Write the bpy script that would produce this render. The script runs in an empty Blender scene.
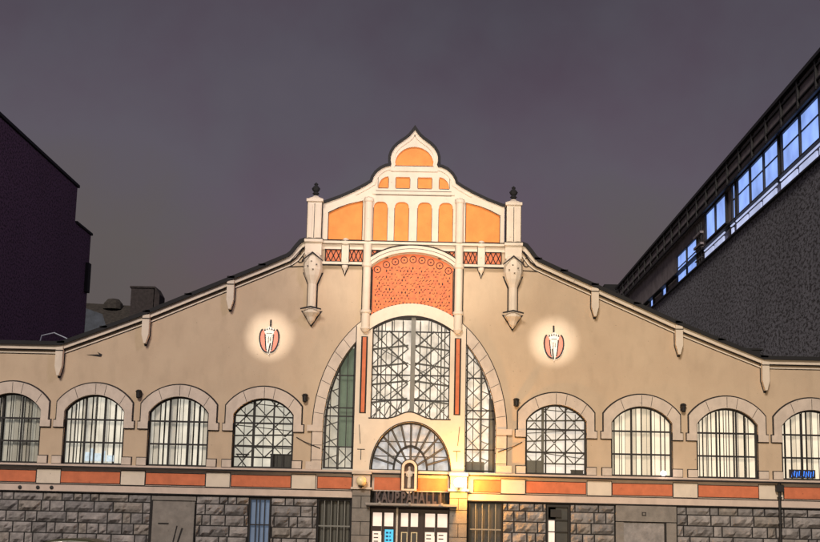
import bpy, bmesh, math, random
from mathutils import Vector, Matrix
from mathutils.geometry import tessellate_polygon
random.seed(7)
PI = math.pi
scene = bpy.context.scene
COL = scene.collection

# ------------------------------------------------------------------ camera
cam_data = bpy.data.cameras.new('camera')
cam = bpy.data.objects.new('camera', cam_data)
COL.objects.link(cam)
RT = Vector((0.99966072, 0.013259, 0.02241976))
UP = Vector((-0.01970685, -0.1778289, 0.98386408))
FW = Vector((-0.01703193, 0.98397209, 0.17750727))
m = Matrix.Identity(4)
for r in range(3):
    m[r][0] = RT[r]; m[r][1] = UP[r]; m[r][2] = -FW[r]
m.translation = Vector((0.94, -62.5, 2.4))
cam.matrix_world = m
cam_data.sensor_width = 36.0
cam_data.lens = 1309.5 / 820 * 36
cam_data.clip_start = 0.3
cam_data.clip_end = 3000
scene.camera = cam

# ------------------------------------------------------------------ night sky
world = bpy.data.worlds.new('World'); scene.world = world
world.use_nodes = True
wn, wl = world.node_tree.nodes, world.node_tree.links
wn.clear()
wo = wn.new('ShaderNodeOutputWorld'); bg = wn.new('ShaderNodeBackground')
tc = wn.new('ShaderNodeTexCoord')
sep = wn.new('ShaderNodeSeparateXYZ'); wl.new(tc.outputs['Generated'], sep.inputs[0])
ns = wn.new('ShaderNodeTexNoise'); ns.inputs['Scale'].default_value = 4.5
ns.inputs['Detail'].default_value = 5; ns.inputs['Roughness'].default_value = .55
wl.new(tc.outputs['Generated'], ns.inputs['Vector'])
ad = wn.new('ShaderNodeMath'); ad.operation = 'MULTIPLY_ADD'
ad.inputs[1].default_value = .30; ad.inputs[2].default_value = -.15
wl.new(ns.outputs['Fac'], ad.inputs[0])
ad2 = wn.new('ShaderNodeMath'); ad2.operation = 'ADD'
wl.new(sep.outputs['Z'], ad2.inputs[0]); wl.new(ad.outputs[0], ad2.inputs[1])
ramp = wn.new('ShaderNodeValToRGB')
cr = ramp.color_ramp
cr.elements[0].position = 0.0; cr.elements[0].color = (.090, .072, .066, 1)
cr.elements[1].position = 1.0; cr.elements[1].color = (.022, .019, .026, 1)
for p, c in ((.16, (.098, .082, .080)), (.24, (.094, .081, .100)), (.31, (.080, .069, .088)), (.45, (.047, .040, .053))):
    e = cr.elements.new(p); e.color = (*c, 1)
wl.new(ad2.outputs[0], ramp.inputs[0])
sky = wn.new('ShaderNodeTexSky'); sky.sky_type = 'NISHITA'; sky.sun_disc = False
sky.sun_elevation = math.radians(34); sky.sun_rotation = math.radians(188)
mixn = wn.new('ShaderNodeMix'); mixn.data_type = 'RGBA'; mixn.blend_type = 'ADD'
mixn.inputs[0].default_value = .0012
ns2 = wn.new('ShaderNodeTexNoise'); ns2.inputs['Scale'].default_value = 9; ns2.inputs['Detail'].default_value = 4
wl.new(tc.outputs['Generated'], ns2.inputs['Vector'])
mr_ = wn.new('ShaderNodeMapRange'); mr_.inputs[1].default_value = .42; mr_.inputs[2].default_value = .7; mr_.inputs[4].default_value = .55
wl.new(ns2.outputs['Fac'], mr_.inputs[0])
mt = wn.new('ShaderNodeMix'); mt.data_type = 'RGBA'; mt.blend_type = 'MULTIPLY'
mt.inputs[7].default_value = (1.12, .84, .94, 1)
wl.new(mr_.outputs[0], mt.inputs[0]); wl.new(ramp.outputs[0], mt.inputs[6]); wl.new(mt.outputs[2], mixn.inputs[6]); wl.new(sky.outputs[0], mixn.inputs[7])
wl.new(mixn.outputs[2], bg.inputs[0]); bg.inputs[1].default_value = 1.14
wl.new(bg.outputs[0], wo.inputs[0])

# ------------------------------------------------------------------ lights
def aim(o, target):
    d = Vector(target) - o.location
    o.rotation_euler = d.to_track_quat('-Z', 'Y').to_euler()
ld = bpy.data.lights.new('city_glow', 'SUN'); ld.energy = 2.5; ld.angle = math.radians(14); ld.color = (1, .88, .77)
lo = bpy.data.objects.new('city_glow', ld); COL.objects.link(lo); lo.location = (-9, -40, 26); aim(lo, (0, 0, 0))
def spot(name, loc, tgt, e, size, blend, color, rad=.3):
    d = bpy.data.lights.new(name, 'SPOT'); d.energy = e; d.spot_size = math.radians(size); d.spot_blend = blend
    d.color = color; d.shadow_soft_size = rad
    o = bpy.data.objects.new(name, d); COL.objects.link(o); o.location = loc; aim(o, tgt); return o
spot('gable_floodlight', (2, -34, 6), (0, 0, 16.6), 40000, 25, 1.0, (1, .86, .72), .5)
spot('bay_floodlight', (-1, -34, 6), (0, 0, 9.0), 9000, 26, 1.0, (1, .84, .66), .5)
spot('wing_floodlight', (6, -34, 7), (7, 0, 6.5), 15000, 56, 1.0, (1, .76, .46), .5)
spot('left_block_fill', (14, -24, 34), (-22.5, 12, 16), 14000, 60, 1.0, (.9, .75, 1), 2.0)  # added fill light that lifts the dark left block; no lamp stands there
for sx in (-1, 1):
    spot('emblem_floodlight', (sx * 6.83, -14, 7.5), (sx * 6.83, 0, 10.35), 10500, 11.2, 1.0, (1, .95, .90), .05)

scene.view_settings.view_transform = 'Standard'
try: scene.view_settings.look = 'None'
except Exception: pass
scene.view_settings.exposure = 0; scene.view_settings.gamma = 1
scene.view_settings.use_curve_mapping = False
scene.render.engine = 'CYCLES'

# ------------------------------------------------------------------ materials
def mat(name, color, rough=.8, metal=0, var=0, vscale=3, bump=0, bscale=20, emit=0, ecol=None, col2=None, stain=0):
    M = bpy.data.materials.new(name); M.use_nodes = True
    n, l = M.node_tree.nodes, M.node_tree.links
    b = n['Principled BSDF']
    b.inputs['Base Color'].default_value = (*color, 1)
    b.inputs['Roughness'].default_value = rough; b.inputs['Metallic'].default_value = metal
    t = n.new('ShaderNodeTexCoord')
    last = None
    if var:
        x = n.new('ShaderNodeTexNoise'); x.inputs['Scale'].default_value = vscale
        x.inputs['Detail'].default_value = 6; x.inputs['Roughness'].default_value = .6
        l.new(t.outputs['Object'], x.inputs['Vector'])
        mr = n.new('ShaderNodeMapRange'); mr.inputs[1].default_value = .3; mr.inputs[2].default_value = .7
        l.new(x.outputs['Fac'], mr.inputs[0])
        mx = n.new('ShaderNodeMix'); mx.data_type = 'RGBA'
        c2 = col2 or tuple(c * (1 - var) for c in color)
        mx.inputs[6].default_value = (*color, 1); mx.inputs[7].default_value = (*c2, 1)
        l.new(mr.outputs[0], mx.inputs[0])
        last = mx.outputs[2]
    if stain:      # streaks of dirt and small specks that belong to the surface
        mp = n.new('ShaderNodeMapping'); mp.inputs['Scale'].default_value = (1.2, 1.2, .5)
        l.new(t.outputs['Object'], mp.inputs[0])
        s = n.new('ShaderNodeTexNoise'); s.inputs['Scale'].default_value = 1.6; s.inputs['Detail'].default_value = 8
        l.new(mp.outputs[0], s.inputs['Vector'])
        mr2 = n.new('ShaderNodeMapRange'); mr2.inputs[1].default_value = .5; mr2.inputs[2].default_value = .8
        mr2.inputs[4].default_value = stain
        l.new(s.outputs['Fac'], mr2.inputs[0])
        v = n.new('ShaderNodeTexNoise'); v.inputs['Scale'].default_value = 7; v.inputs['Detail'].default_value = 3
        l.new(t.outputs['Object'], v.inputs['Vector'])
        mr3 = n.new('ShaderNodeMapRange'); mr3.inputs[1].default_value = .70; mr3.inputs[2].default_value = .74
        mr3.inputs[4].default_value = .6
        l.new(v.outputs['Fac'], mr3.inputs[0])
        mxa = n.new('ShaderNodeMath'); mxa.operation = 'MAXIMUM'
        l.new(mr2.outputs[0], mxa.inputs[0]); l.new(mr3.outputs[0], mxa.inputs[1])
        m2 = n.new('ShaderNodeMix'); m2.data_type = 'RGBA'
        if last: l.new(last, m2.inputs[6])
        else: m2.inputs[6].default_value = (*color, 1)
        m2.inputs[7].default_value = (*[c * .38 for c in color], 1)
        l.new(mxa.outputs[0], m2.inputs[0]); last = m2.outputs[2]
    if last: l.new(last, b.inputs['Base Color'])
    if bump:
        x = n.new('ShaderNodeTexNoise'); x.inputs['Scale'].default_value = bscale; x.inputs['Detail'].default_value = 6
        l.new(t.outputs['Object'], x.inputs['Vector'])
        bp = n.new('ShaderNodeBump'); bp.inputs['Strength'].default_value = bump; bp.inputs['Distance'].default_value = .03
        l.new(x.outputs['Fac'], bp.inputs['Height']); l.new(bp.outputs[0], b.inputs['Normal'])
    if emit:
        b.inputs['Emission Color'].default_value = (*(ecol or color), 1)
        b.inputs['Emission Strength'].default_value = emit
    return M

stucco = mat('stucco', (.56, .435, .305), .9, var=.14, vscale=.6, bump=.25, bscale=30, stain=.22, col2=(.50, .38, .265))
cream = mat('cream_render', (.72, .62, .50), .85, var=.10, vscale=1.5, bump=.15, bscale=25, stain=.22)
stone_trim = mat('light_stone', (.64, .54, .45), .85, var=.16, vscale=2.5, bump=.3, bscale=30, stain=.3)
band_stone = mat('band_stone', (.62, .50, .42), .85, var=.12, vscale=2, bump=.2, stain=.3)
orange = mat('orange_render', (.84, .29, .07), .85, var=.22, vscale=1.6, bump=.4, bscale=18, stain=.2)
mosaic = mat('terracotta_tile', (.60, .125, .05), .7, var=.5, vscale=5, col2=(.68, .20, .06))
redp = mat('red_render', (.66, .19, .085), .85, var=.25, vscale=2.2, bump=.2, stain=.3)
dark = mat('joint_and_shadow_line', (.012, .010, .010), .8)  # real joints, plus dark outline strips painted as shadow gaps round trims
leadm = mat('dark_sheet_metal', (.008, .008, .010), .8, var=.4, vscale=3)
blackm = mat('black_iron', (.014, .013, .013), .6, metal=.2)
greybar = mat('grey_iron', (.20, .20, .18), .6, var=.2)
steel = mat('painted_steel', (.045, .045, .04), .6, var=.3, vscale=4)
granite = mat('granite', (.36, .33, .315), .9, var=.45, vscale=2.2, bump=.9, bscale=9, col2=(.17, .16, .155), stain=.9)
granite2 = mat('granite_warm', (.33, .295, .265), .9, var=.4, vscale=3, bump=.8, bscale=9, col2=(.15, .135, .12), stain=.4)
smooth_granite = mat('smooth_granite', (.25, .225, .20), .85, var=.3, vscale=3, bump=.4, stain=.5)
roofm = mat('roof_sheet', (.02, .02, .023), .5, metal=.3, var=.3, vscale=1)
wood = mat('dark_wood', (.035, .016, .012), .55, var=.4, vscale=5)
lead_glass = mat('dim_glass_backing', (.05, .05, .05), .3)
hall_dark = mat('hall_shadow', (.05, .048, .042), .9)
fabric_green = mat('green_screen', (.10, .15, .105), .8, var=.4, vscale=2, emit=.11, ecol=(.42, .58, .42))
def glassmat(name, mix=.01, tint=(.97, .97, .96)):
    M = bpy.data.materials.new(name); M.use_nodes = True
    n, l = M.node_tree.nodes, M.node_tree.links
    n.clear(); o = n.new('ShaderNodeOutputMaterial')
    a = n.new('ShaderNodeBsdfTransparent'); a.inputs[0].default_value = (*tint, 1)
    g = n.new('ShaderNodeBsdfGlossy'); g.inputs['Roughness'].default_value = .3
    x = n.new('ShaderNodeMixShader'); x.inputs[0].default_value = mix
    l.new(a.outputs[0], x.inputs[1]); l.new(g.outputs[0], x.inputs[2]); l.new(x.outputs[0], o.inputs[0])
    return M
glass = glassmat('window_glass')
def litmat(name, col, s, var=.35, scale=1.3):
    """a lit surface seen through a window: uneven lamp light through cloth or frosted glass"""
    M = bpy.data.materials.new(name); M.use_nodes = True
    n, l = M.node_tree.nodes, M.node_tree.links
    b = n['Principled BSDF']; b.inputs['Base Color'].default_value = (*[c * .5 for c in col], 1)
    t = n.new('ShaderNodeTexCoord'); x = n.new('ShaderNodeTexNoise'); x.inputs['Scale'].default_value = scale
    x.inputs['Detail'].default_value = 5
    l.new(t.outputs['Object'], x.inputs['Vector'])
    mr = n.new('ShaderNodeMapRange'); mr.inputs[1].default_value = .3; mr.inputs[2].default_value = .7
    mr.inputs[3].default_value = s * (1 - var); mr.inputs[4].default_value = s
    l.new(x.outputs['Fac'], mr.inputs[0]); l.new(mr.outputs[0], b.inputs['Emission Strength'])
    b.inputs['Emission Color'].default_value = (*col, 1)
    return M
blind_cream = [litmat('lit_blind_cream_%s' % w, (1, .87, .68), s, .2) for w, s in (('bright', .84), ('mid', .68), ('low', .46))]
blind_cool = [litmat('lit_blind_cool_%s' % w, (1, .94, .80), s, .35) for w, s in (('bright', .66), ('mid', .46), ('low', .28))]
blind_dim = [litmat('lit_blind_dim_%s' % w, (.9, .88, .76), s, .6) for w, s in (('bright', .24), ('mid', .11), ('low', .05))]
blind_white = [litmat('lit_blind_white_%s' % w, (1, .90, .80), s, .25) for w, s in (('bright', .80), ('mid', .7), ('low', .5))]
hall_lit = litmat('lit_hall_wall', (1, .90, .78), 1.0, .7, 1.7)
fan_lit = litmat('lit_fan_backing', (.86, .90, 1), .50, .95, 2.6)
blue_lit = litmat('blue_lit_panel', (.17, .24, .36), .42, .4)
cyan_lit = litmat('cyan_screen', (.08, .62, .95), .9, .4, 5)
door_lit = litmat('door_glow', (1, .80, .66), .9, .3, 2)
off_lit = litmat('office_blue_light', (.27, .42, .92), 1.35, .45, .45)
off_strip = litmat('office_strip_light', (.58, .65, .95), .95, .4, .3)
neon_blue = litmat('neon_blue', (.05, .25, 1), 1.6, .2)
lamp_on = mat('lamp_glass_lit', (1, .9, .6), .4, emit=10, ecol=(1, .80, .42))
lamp_small = mat('small_lamp_lit', (1, .9, .9), .4, emit=5, ecol=(1, .82, .74))
lamp_off = mat('lamp_glass', (.80, .66, .40), .3)


def roughcast(name, c, c2, my, mz):
    M = bpy.data.materials.new(name); M.use_nodes = True
    n, l = M.node_tree.nodes, M.node_tree.links; b = n['Principled BSDF']; b.inputs['Roughness'].default_value = .95
    t = n.new('ShaderNodeTexCoord'); mp = n.new('ShaderNodeMapping'); mp.inputs['Scale'].default_value = (mz, my, mz)
    l.new(t.outputs['Object'], mp.inputs[0])
    x = n.new('ShaderNodeTexNoise'); x.inputs['Scale'].default_value = 1; x.inputs['Detail'].default_value = 3; x.inputs['Roughness'].default_value = .8
    l.new(mp.outputs[0], x.inputs['Vector'])
    x2 = n.new('ShaderNodeTexNoise'); x2.inputs['Scale'].default_value = .12; l.new(t.outputs['Object'], x2.inputs['Vector'])
    a = n.new('ShaderNodeMapRange'); a.inputs[1].default_value = .44; a.inputs[2].default_value = .52; l.new(x.outputs['Fac'], a.inputs[0])
    m1 = n.new('ShaderNodeMix'); m1.data_type = 'RGBA'; m1.inputs[6].default_value = (*c2, 1); m1.inputs[7].default_value = (*c, 1)
    l.new(a.outputs[0], m1.inputs[0])
    m2 = n.new('ShaderNodeMix'); m2.data_type = 'RGBA'; m2.blend_type = 'MULTIPLY'; m2.inputs[0].default_value = .5
    l.new(m1.outputs[2], m2.inputs[6]); l.new(x2.outputs['Fac'], m2.inputs[7]); l.new(m2.outputs[2], b.inputs['Base Color'])
    return M
dark_wall = roughcast('dark_grey_roughcast', (.33, .335, .385), (.07, .066, .075), 2.0, 5.0)
dark_brick = roughcast('dark_plum_brick', (.20, .105, .175), (.045, .024, .042), 6, 8)
soot = mat('sooty_brick', (.05, .04, .04), .9, var=.6, vscale=4)
tile = mat('old_roof_tile', (.06, .052, .045), .9, var=.7, vscale=4, bump=.7, bscale=6)
bluish = mat('bluish_wall', (.07, .085, .11), .8, var=.5, vscale=2)
truss_m = mat('dark_truss', (.012, .012, .014), .6)
truss_back = mat('dark_cladding', (.34, .30, .32), .8, var=.5, vscale=1.2)
inkm = mat('sign_letter', (.055, .038, .042), .5)
signback = mat('sign_board', (.02, .014, .016), .7)
pale = mat('pale_stone_carving', (.70, .62, .52), .8, var=.25, vscale=12)
redlobe = mat('red_enamel', (.62, .17, .10), .6, var=.2, vscale=6)

# ------------------------------------------------------------------ mesh builder
class MB:
    def __init__(s): s.v = []; s.f = []; s.m = []
    def add(s, vs, fs, mi=0):
        b = len(s.v); s.v += [tuple(v) for v in vs]
        for f in fs: s.f.append([b + i for i in f]); s.m.append(mi)
    def box(s, x0, x1, y0, y1, z0, z1, mi=0):
        vs = [(x, y, z) for x in (x0, x1) for y in (y0, y1) for z in (z0, z1)]
        s.add(vs, [(0, 1, 3, 2), (4, 6, 7, 5), (0, 4, 5, 1), (2, 3, 7, 6), (0, 2, 6, 4), (1, 5, 7, 3)], mi)
    def plate(s, loops, y0, y1, mi=0, side=None):
        """polygon in x,z with holes, from front y0 to back y1"""
        if side is None: side = mi
        L = [[Vector((p[0], p[1], 0)) for p in lp] for lp in loops]
        tris = tessellate_polygon(L)
        flat = [p for lp in loops for p in lp]
        s.add([(p[0], y0, p[1]) for p in flat], tris, mi)
        s.add([(p[0], y1, p[1]) for p in flat], tris, side)
        for lp in loops:
            n = len(lp)
            s.add([(p[0], y0, p[1]) for p in lp] + [(p[0], y1, p[1]) for p in lp],
                  [(i, (i + 1) % n, (i + 1) % n + n, i + n) for i in range(n)], side)
    def strip(s, path, up, down, y0, y1, mi=0):
        s.plate([offset(path, up) + offset(path, -down)[::-1]], y0, y1, mi)
    def bar(s, p, q, w, y0, y1, mi=0):
        d = Vector((q[0] - p[0], q[1] - p[1]))
        if d.length < 1e-6: return
        d.normalize(); nx, nz = -d.y * w / 2, d.x * w / 2
        s.plate([[(p[0] + nx, p[1] + nz), (p[0] - nx, p[1] - nz), (q[0] - nx, q[1] - nz), (q[0] + nx, q[1] + nz)]], y0, y1, mi)
    def lathe(s, cx, cy, prof, n=16, mi=0):
        vs = []
        for r, z in prof:
            for k in range(n):
                a = 2 * PI * k / n; vs.append((cx + r * math.cos(a), cy + r * math.sin(a), z))
        fs = []
        for i in range(len(prof) - 1):
            for k in range(n):
                fs.append((i * n + k, i * n + (k + 1) % n, (i + 1) * n + (k + 1) % n, (i + 1) * n + k))
        fs.append(tuple(range(n))); fs.append(tuple(range((len(prof) - 1) * n, len(prof) * n)))
        s.add(vs, fs, mi)
    def tube(s, pts, r, n=8, mi=0):
        pts = [Vector(p) for p in pts]; vs = []
        for i, p in enumerate(pts):
            d = (pts[min(i + 1, len(pts) - 1)] - pts[max(i - 1, 0)]).normalized()
            u = d.cross(Vector((0, 0, 1)))
            if u.length < .1: u = d.cross(Vector((1, 0, 0)))
            u.normalize(); w = d.cross(u)
            for k in range(n):
                a = 2 * PI * k / n; vs.append(p + u * r * math.cos(a) + w * r * math.sin(a))
        fs = [(i * n + k, i * n + (k + 1) % n, (i + 1) * n + (k + 1) % n, (i + 1) * n + k) for i in range(len(pts) - 1) for k in range(n)]
        fs += [tuple(range(n)), tuple(range((len(pts) - 1) * n, len(pts) * n))]
        s.add(vs, fs, mi)
    def build(s, name, mats, parent=None, smooth=False, loc=None, bevel=0):
        if not isinstance(mats, (list, tuple)): mats = [mats]
        me = bpy.data.meshes.new(name); me.from_pydata(s.v, [], s.f)
        for mm in mats: me.materials.append(mm)
        for p, mi in zip(me.polygons, s.m): p.material_index = min(mi, len(mats) - 1); p.use_smooth = smooth
        bm = bmesh.new(); bm.from_mesh(me)
        bmesh.ops.remove_doubles(bm, verts=bm.verts, dist=1e-5)
        bmesh.ops.recalc_face_normals(bm, faces=bm.faces); bm.to_mesh(me); bm.free()
        if loc is not None:
            me.transform(Matrix.Translation(-Vector(loc)))
        o = bpy.data.objects.new(name, me); COL.objects.link(o)
        if loc is not None: o.location = loc
        if parent: o.parent = parent
        return o

def offset(path, d):
    out = []
    for i, p in enumerate(path):
        a = Vector(path[max(i - 1, 0)]); b = Vector(path[i]); c = Vector(path[min(i + 1, len(path) - 1)])
        d1 = (b - a).normalized() if i > 0 else (c - b).normalized()
        d2 = (c - b).normalized() if i < len(path) - 1 else d1
        n = Vector((-d1.y - d2.y, d1.x + d2.x))
        n.normalize(); k = max(.5, n.dot(Vector((-d1.y, d1.x))))
        out.append((b.x + n.x * d / k, b.y + n.y * d / k))
    return out
def tag(o, label=None, cat=None, group=None, kind=None):
    if label: o['label'] = label
    if cat: o['category'] = cat
    if group: o['group'] = group
    if kind: o['kind'] = kind
    return o
def empty(name, loc=(0, 0, 0)):
    o = bpy.data.objects.new(name, None); COL.objects.link(o); o.location = loc; return o
def arc(cx, cz, a, b, t0, t1, n=24):
    return [(cx + a * math.cos(math.radians(t0 + (t1 - t0) * i / n)), cz + b * math.sin(math.radians(t0 + (t1 - t0) * i / n))) for i in range(n + 1)]
def mir(path): return [(-x, z) for x, z in path][::-1]
def copy_tree(o, parent=None):
    c = o.copy(); COL.objects.link(c); c.parent = parent
    for ch in [k for k in bpy.data.objects if k.parent == o]: copy_tree(ch, c)
    return c
def merge(a, b):
    off = len(a.v); a.v += b.v; a.f += [[i + off for i in f] for f in b.f]; a.m += b.m

# ------------------------------------------------------------------ ground
g = MB(); g.box(-900, 900, -900, 900, -.5, -.004)
def gmat(name, c, c2, sc, brick=None):
    M = bpy.data.materials.new(name); M.use_nodes = True
    n, l = M.node_tree.nodes, M.node_tree.links; b = n['Principled BSDF']
    t = n.new('ShaderNodeTexCoord')
    if brick:
        x = n.new('ShaderNodeTexBrick'); x.inputs['Scale'].default_value = brick
        x.inputs['Color1'].default_value = (*c, 1); x.inputs['Color2'].default_value = (*c2, 1)
        x.inputs['Mortar'].default_value = (.02, .02, .02, 1); out = x.outputs['Color']
    else:
        x = n.new('ShaderNodeTexNoise'); x.inputs['Scale'].default_value = sc; x.inputs['Detail'].default_value = 8
        r = n.new('ShaderNodeMix'); r.data_type = 'RGBA'; r.inputs[6].default_value = (*c, 1); r.inputs[7].default_value = (*c2, 1)
        l.new(x.outputs['Fac'], r.inputs[0]); out = r.outputs[2]
    l.new(t.outputs['Object'], x.inputs['Vector']); l.new(out, b.inputs['Base Color']); b.inputs['Roughness'].default_value = .7
    return M
tag(g.build('ground', gmat('dark_ground', (.045, .043, .042), (.07, .066, .062), 2)), kind='structure')
g = MB(); g.box(-80, 80, -75, -30, -.02, .0); g.box(-80, 80, -20, -6.2, -.02, .0)
tag(g.build('square', gmat('cobbles', (.11, .10, .095), (.08, .075, .07), 1, 2.5)), kind='structure')
g = MB(); g.box(-80, 80, -30, -20, -.02, .0)
for k in range(-16, 16): g.box(k * 5, k * 5 + 2.2, -25.07, -24.95, .0, .004, 1)
tag(g.build('road', [gmat('asphalt', (.045, .045, .047), (.06, .06, .06), 6), mat('road_paint', (.75, .75, .72))]), kind='structure')
g = MB(); g.box(-80, 80, -6.2, 0.2, -.02, .12); g.box(-80, 80, -6.35, -6.2, -.02, .13, 1)
tag(g.build('pavement', [gmat('paving', (.17, .16, .15), (.13, .12, .115), 1, 1.6), smooth_granite]), kind='structure')

# ================================================================== MARKET HALL
hall = tag(empty('market_hall'), 'long tan market hall with orange stepped gable, arched windows and lit entrance', 'building')
half = [(0, 15.0), (5.2, 15.0), (5.42, 14.92), (5.62, 14.68), (5.85, 14.36), (6.05, 14.2), (7.3, 13.64), (8.78, 13.0), (10.8, 12.12), (12.78, 11.25), (14.8, 10.45), (16.8, 9.68), (21.9, 9.68)]
WX = (6.95, 11.0, 15.03, 19.03)
def seg(cx, zs, hw, rise, n=20):
    Rr = (hw * hw + rise * rise) / (2 * rise); a0 = math.asin(min(1, hw / Rr))
    return [(cx + Rr * math.sin(a0 * (1 - 2 * i / n)), zs + rise - Rr + Rr * math.cos(a0 * (1 - 2 * i / n))) for i in range(n + 1)]
def win_open(cx, e=0, zb=4.05):
    """arched window opening grown by e"""
    w = 1.44 + e
    R = seg(cx, 6.58, w, .78 + e, 20)
    return [(cx + w, zb)] + R + [(cx - w, zb)]
CZ = 5.95
def big_arch(e=0, zb=4.05):
    return [(4.12 + e, zb)] + arc(0, CZ, 4.12 + e, 5.52 + e, 0, 180, 48) + [(-4.12 - e, zb)]
b = MB()
outer = [(-21.9, 3.9), (21.9, 3.9)] + [(x, z) for x, z in half[::-1]][:-1] + [(-x, z) for x, z in half[1:]]
holes = [win_open(s * x) for x in WX for s in (-1, 1)]
b.plate([outer, big_arch()] + holes, 0, .55)
# side walls, back wall
b.box(-21.9, -21.4, .55, 4.8, 0, 9.6); b.box(21.4, 21.9, .55, 4.8, 0, 9.6)
b.build('wall', stucco, hall)
# dark strip painted as a shadow gap round each opening: see surround below

# windows -----------------------------------------------------------
def surround_mesh(cx):
    s = MB()
    o = [(cx + 1.80, 5.82)] + seg(cx, 6.98, 1.80, .92, 24) + [(cx - 1.80, 5.82)]
    i = [(cx + 1.44, 5.82)] + seg(cx, 6.58, 1.44, .78, 24) + [(cx - 1.44, 5.82)]
    def grow(p, e): return [(cx + (x - cx) * (1 + e / 1.8), 5.8 + (z - 5.8) * (1 + e / 2.05)) for x, z in p]
    s.plate([grow(o, .065) + i[::-1]], -.018, .0, 1)
    s.plate([o + i[::-1]], -.11, -.018, 0, 0)
    # voussoir joints
    for k in (1, 3, 4, 6):
        p = seg(cx, 6.59, 1.46, .79, 8)[k]; q = seg(cx, 6.98, 1.79, .90, 8)[k]
        s.bar(p, q, .022, -.113, -.10, 1)
    for sx in (-1, 1):
        a, c = cx + sx * 1.44, cx + sx * 1.92
        s.box(min(a, c), max(a, c), -.13, -.019, 5.80, 6.12, 0)          # impost ear
        s.box(min(a, c) - .04, max(a, c) + .04, -.018, .0, 5.755, 6.165, 1)
        c = cx + sx * 1.88
        s.box(min(a, c), max(a, c), -.13, -.019, 4.08, 4.42, 0)          # foot block
        s.box(min(a, c) - .04, max(a, c) + .04, -.018, .0, 4.05, 4.46, 1)
        s.box(cx + sx * 1.44 - .016, cx + sx * 1.44 + .016, -.016, -.001, 4.46, 5.76, 1)
    return s
def ztop(cx, x):   # height of the opening above x
    u = min(1, abs(x - cx) / 1.40)
    return 6.55 + .76 * (1 - u * u)
def make_window(cx, look, rnd):
    w = MB(); o = win_open(cx, -.001); i = win_open(cx, -.085, 4.14)
    w.plate([o, i], .16, .30)
    for k in (-1, 1): w.box(cx + k * .47 - .035, cx + k * .47 + .035, .17, .27, 4.14, ztop(cx, cx + .5) - .02)
    for z in (5.10, 6.18): w.box(cx - 1.36, cx + 1.36, .155, .28, z - .04, z + .04)
    for k in (-.93, 0, .93): w.box(cx + k - .014, cx + k + .014, .19, .24, 4.14, ztop(cx, cx + k) - .05)
    f = w.build('window', blackm, hall)
    s_ = surround_mesh(cx).build('surround', [stone_trim, dark], f)
    p = MB(); p.plate([win_open(cx, -.06, 4.12)], .215, .225); p.build('pane', glass, f)
    bl = MB()
    if look in ('cream', 'cool', 'dim'):
        x = cx - 1.42
        while x < cx + 1.38:
            wd = rnd.choice((.13, .17, .2, .24)); gap = rnd.choice((.03, .045, .075))
            x1 = min(x + wd, cx + 1.42)
            # slats of slightly differing set and angle
            y = .42 + rnd.uniform(-.03, .03); t = rnd.uniform(-.05, .05)
            bl.add([(x, y - t, 4.1), (x1, y + t, 4.1), (x1, y + t, 7.45), (x, y - t, 7.45)], [(0, 1, 2, 3)], rnd.choice((0, 0, 0, 1, 1, 2)))
            x = x1 + gap
        mats = {'cream': blind_cream, 'cool': blind_cool, 'dim': blind_dim}[look]
        bl.build('blind', mats, f)
        if look == 'cool' and cx < -14:
            q = MB()
            for xx, ww, hh in ((-.42, .2, .42), (-.16, .13, .6), (.04, .3, .38), (.42, .12, .5), (.62, .34, .3)): q.box(cx + xx, cx + xx + ww, .33, .35, 4.22, 4.22 + hh)
            q.build('lit_display', litmat('cool_display_light', (.72, .88, 1), .8, .5, 5), f)
    else:            # a clear window: lit hall wall and ironwork behind it
        bl.box(cx - 2.0, cx + 2.0, 1.9, 1.95, 4.05, 7.6, 0)
        bl.build('lit_hall_wall', blind_white if look == 'white' else blind_cool, f)
        t = MB()
        for k in range(3):
            z0 = 4.6 + k * 1.0
            t.bar((cx - 1.9, z0), (cx + 1.9, z0 + rnd.uniform(-.1, .25)), .07, .9, .95)
            t.bar((cx - 1.9, z0 + rnd.uniform(.2, .8)), (cx + 1.9, z0 + rnd.uniform(.2, .8)), .04, 1.2, 1.25)
            for q in range(4):
                xa = cx - 1.9 + q * .95
                t.bar((xa, z0), (xa + .95, z0 + .95), .055, .9, .94); t.bar((xa + .95, z0), (xa, z0 + .95), .045, .95, .99)
        t.box(cx - .62, cx - .50, .8, .9, 4.05, 7.5)
        t.build('iron_truss', steel, f)
    return f
rnd = random.Random(3)
looks = {(-1, 0): 'whitecool', (-1, 1): 'cool', (-1, 2): 'cool', (-1, 3): 'dim', (1, 0): 'white', (1, 1): 'cream', (1, 2): 'cream', (1, 3): 'cream'}
for s in (-1, 1):
    for k, x in enumerate(WX): make_window(s * x, looks[(s, k)], rnd)
# dark hall interior behind
b = MB(); b.box(-21.3, 21.3, 4.2, 4.3, .0, 9.5); b.box(-21.3, 21.3, .56, 4.2, 3.55, 3.62); b.box(-21.3, -4.8, .56, 4.2, 9.1, 9.15); b.box(4.8, 21.3, .56, 4.2, 9.1, 9.15); b.box(-4.8, 4.8, 4.1, 4.15, 9, 12.5)
b.build('interior', hall_dark, hall)

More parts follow.
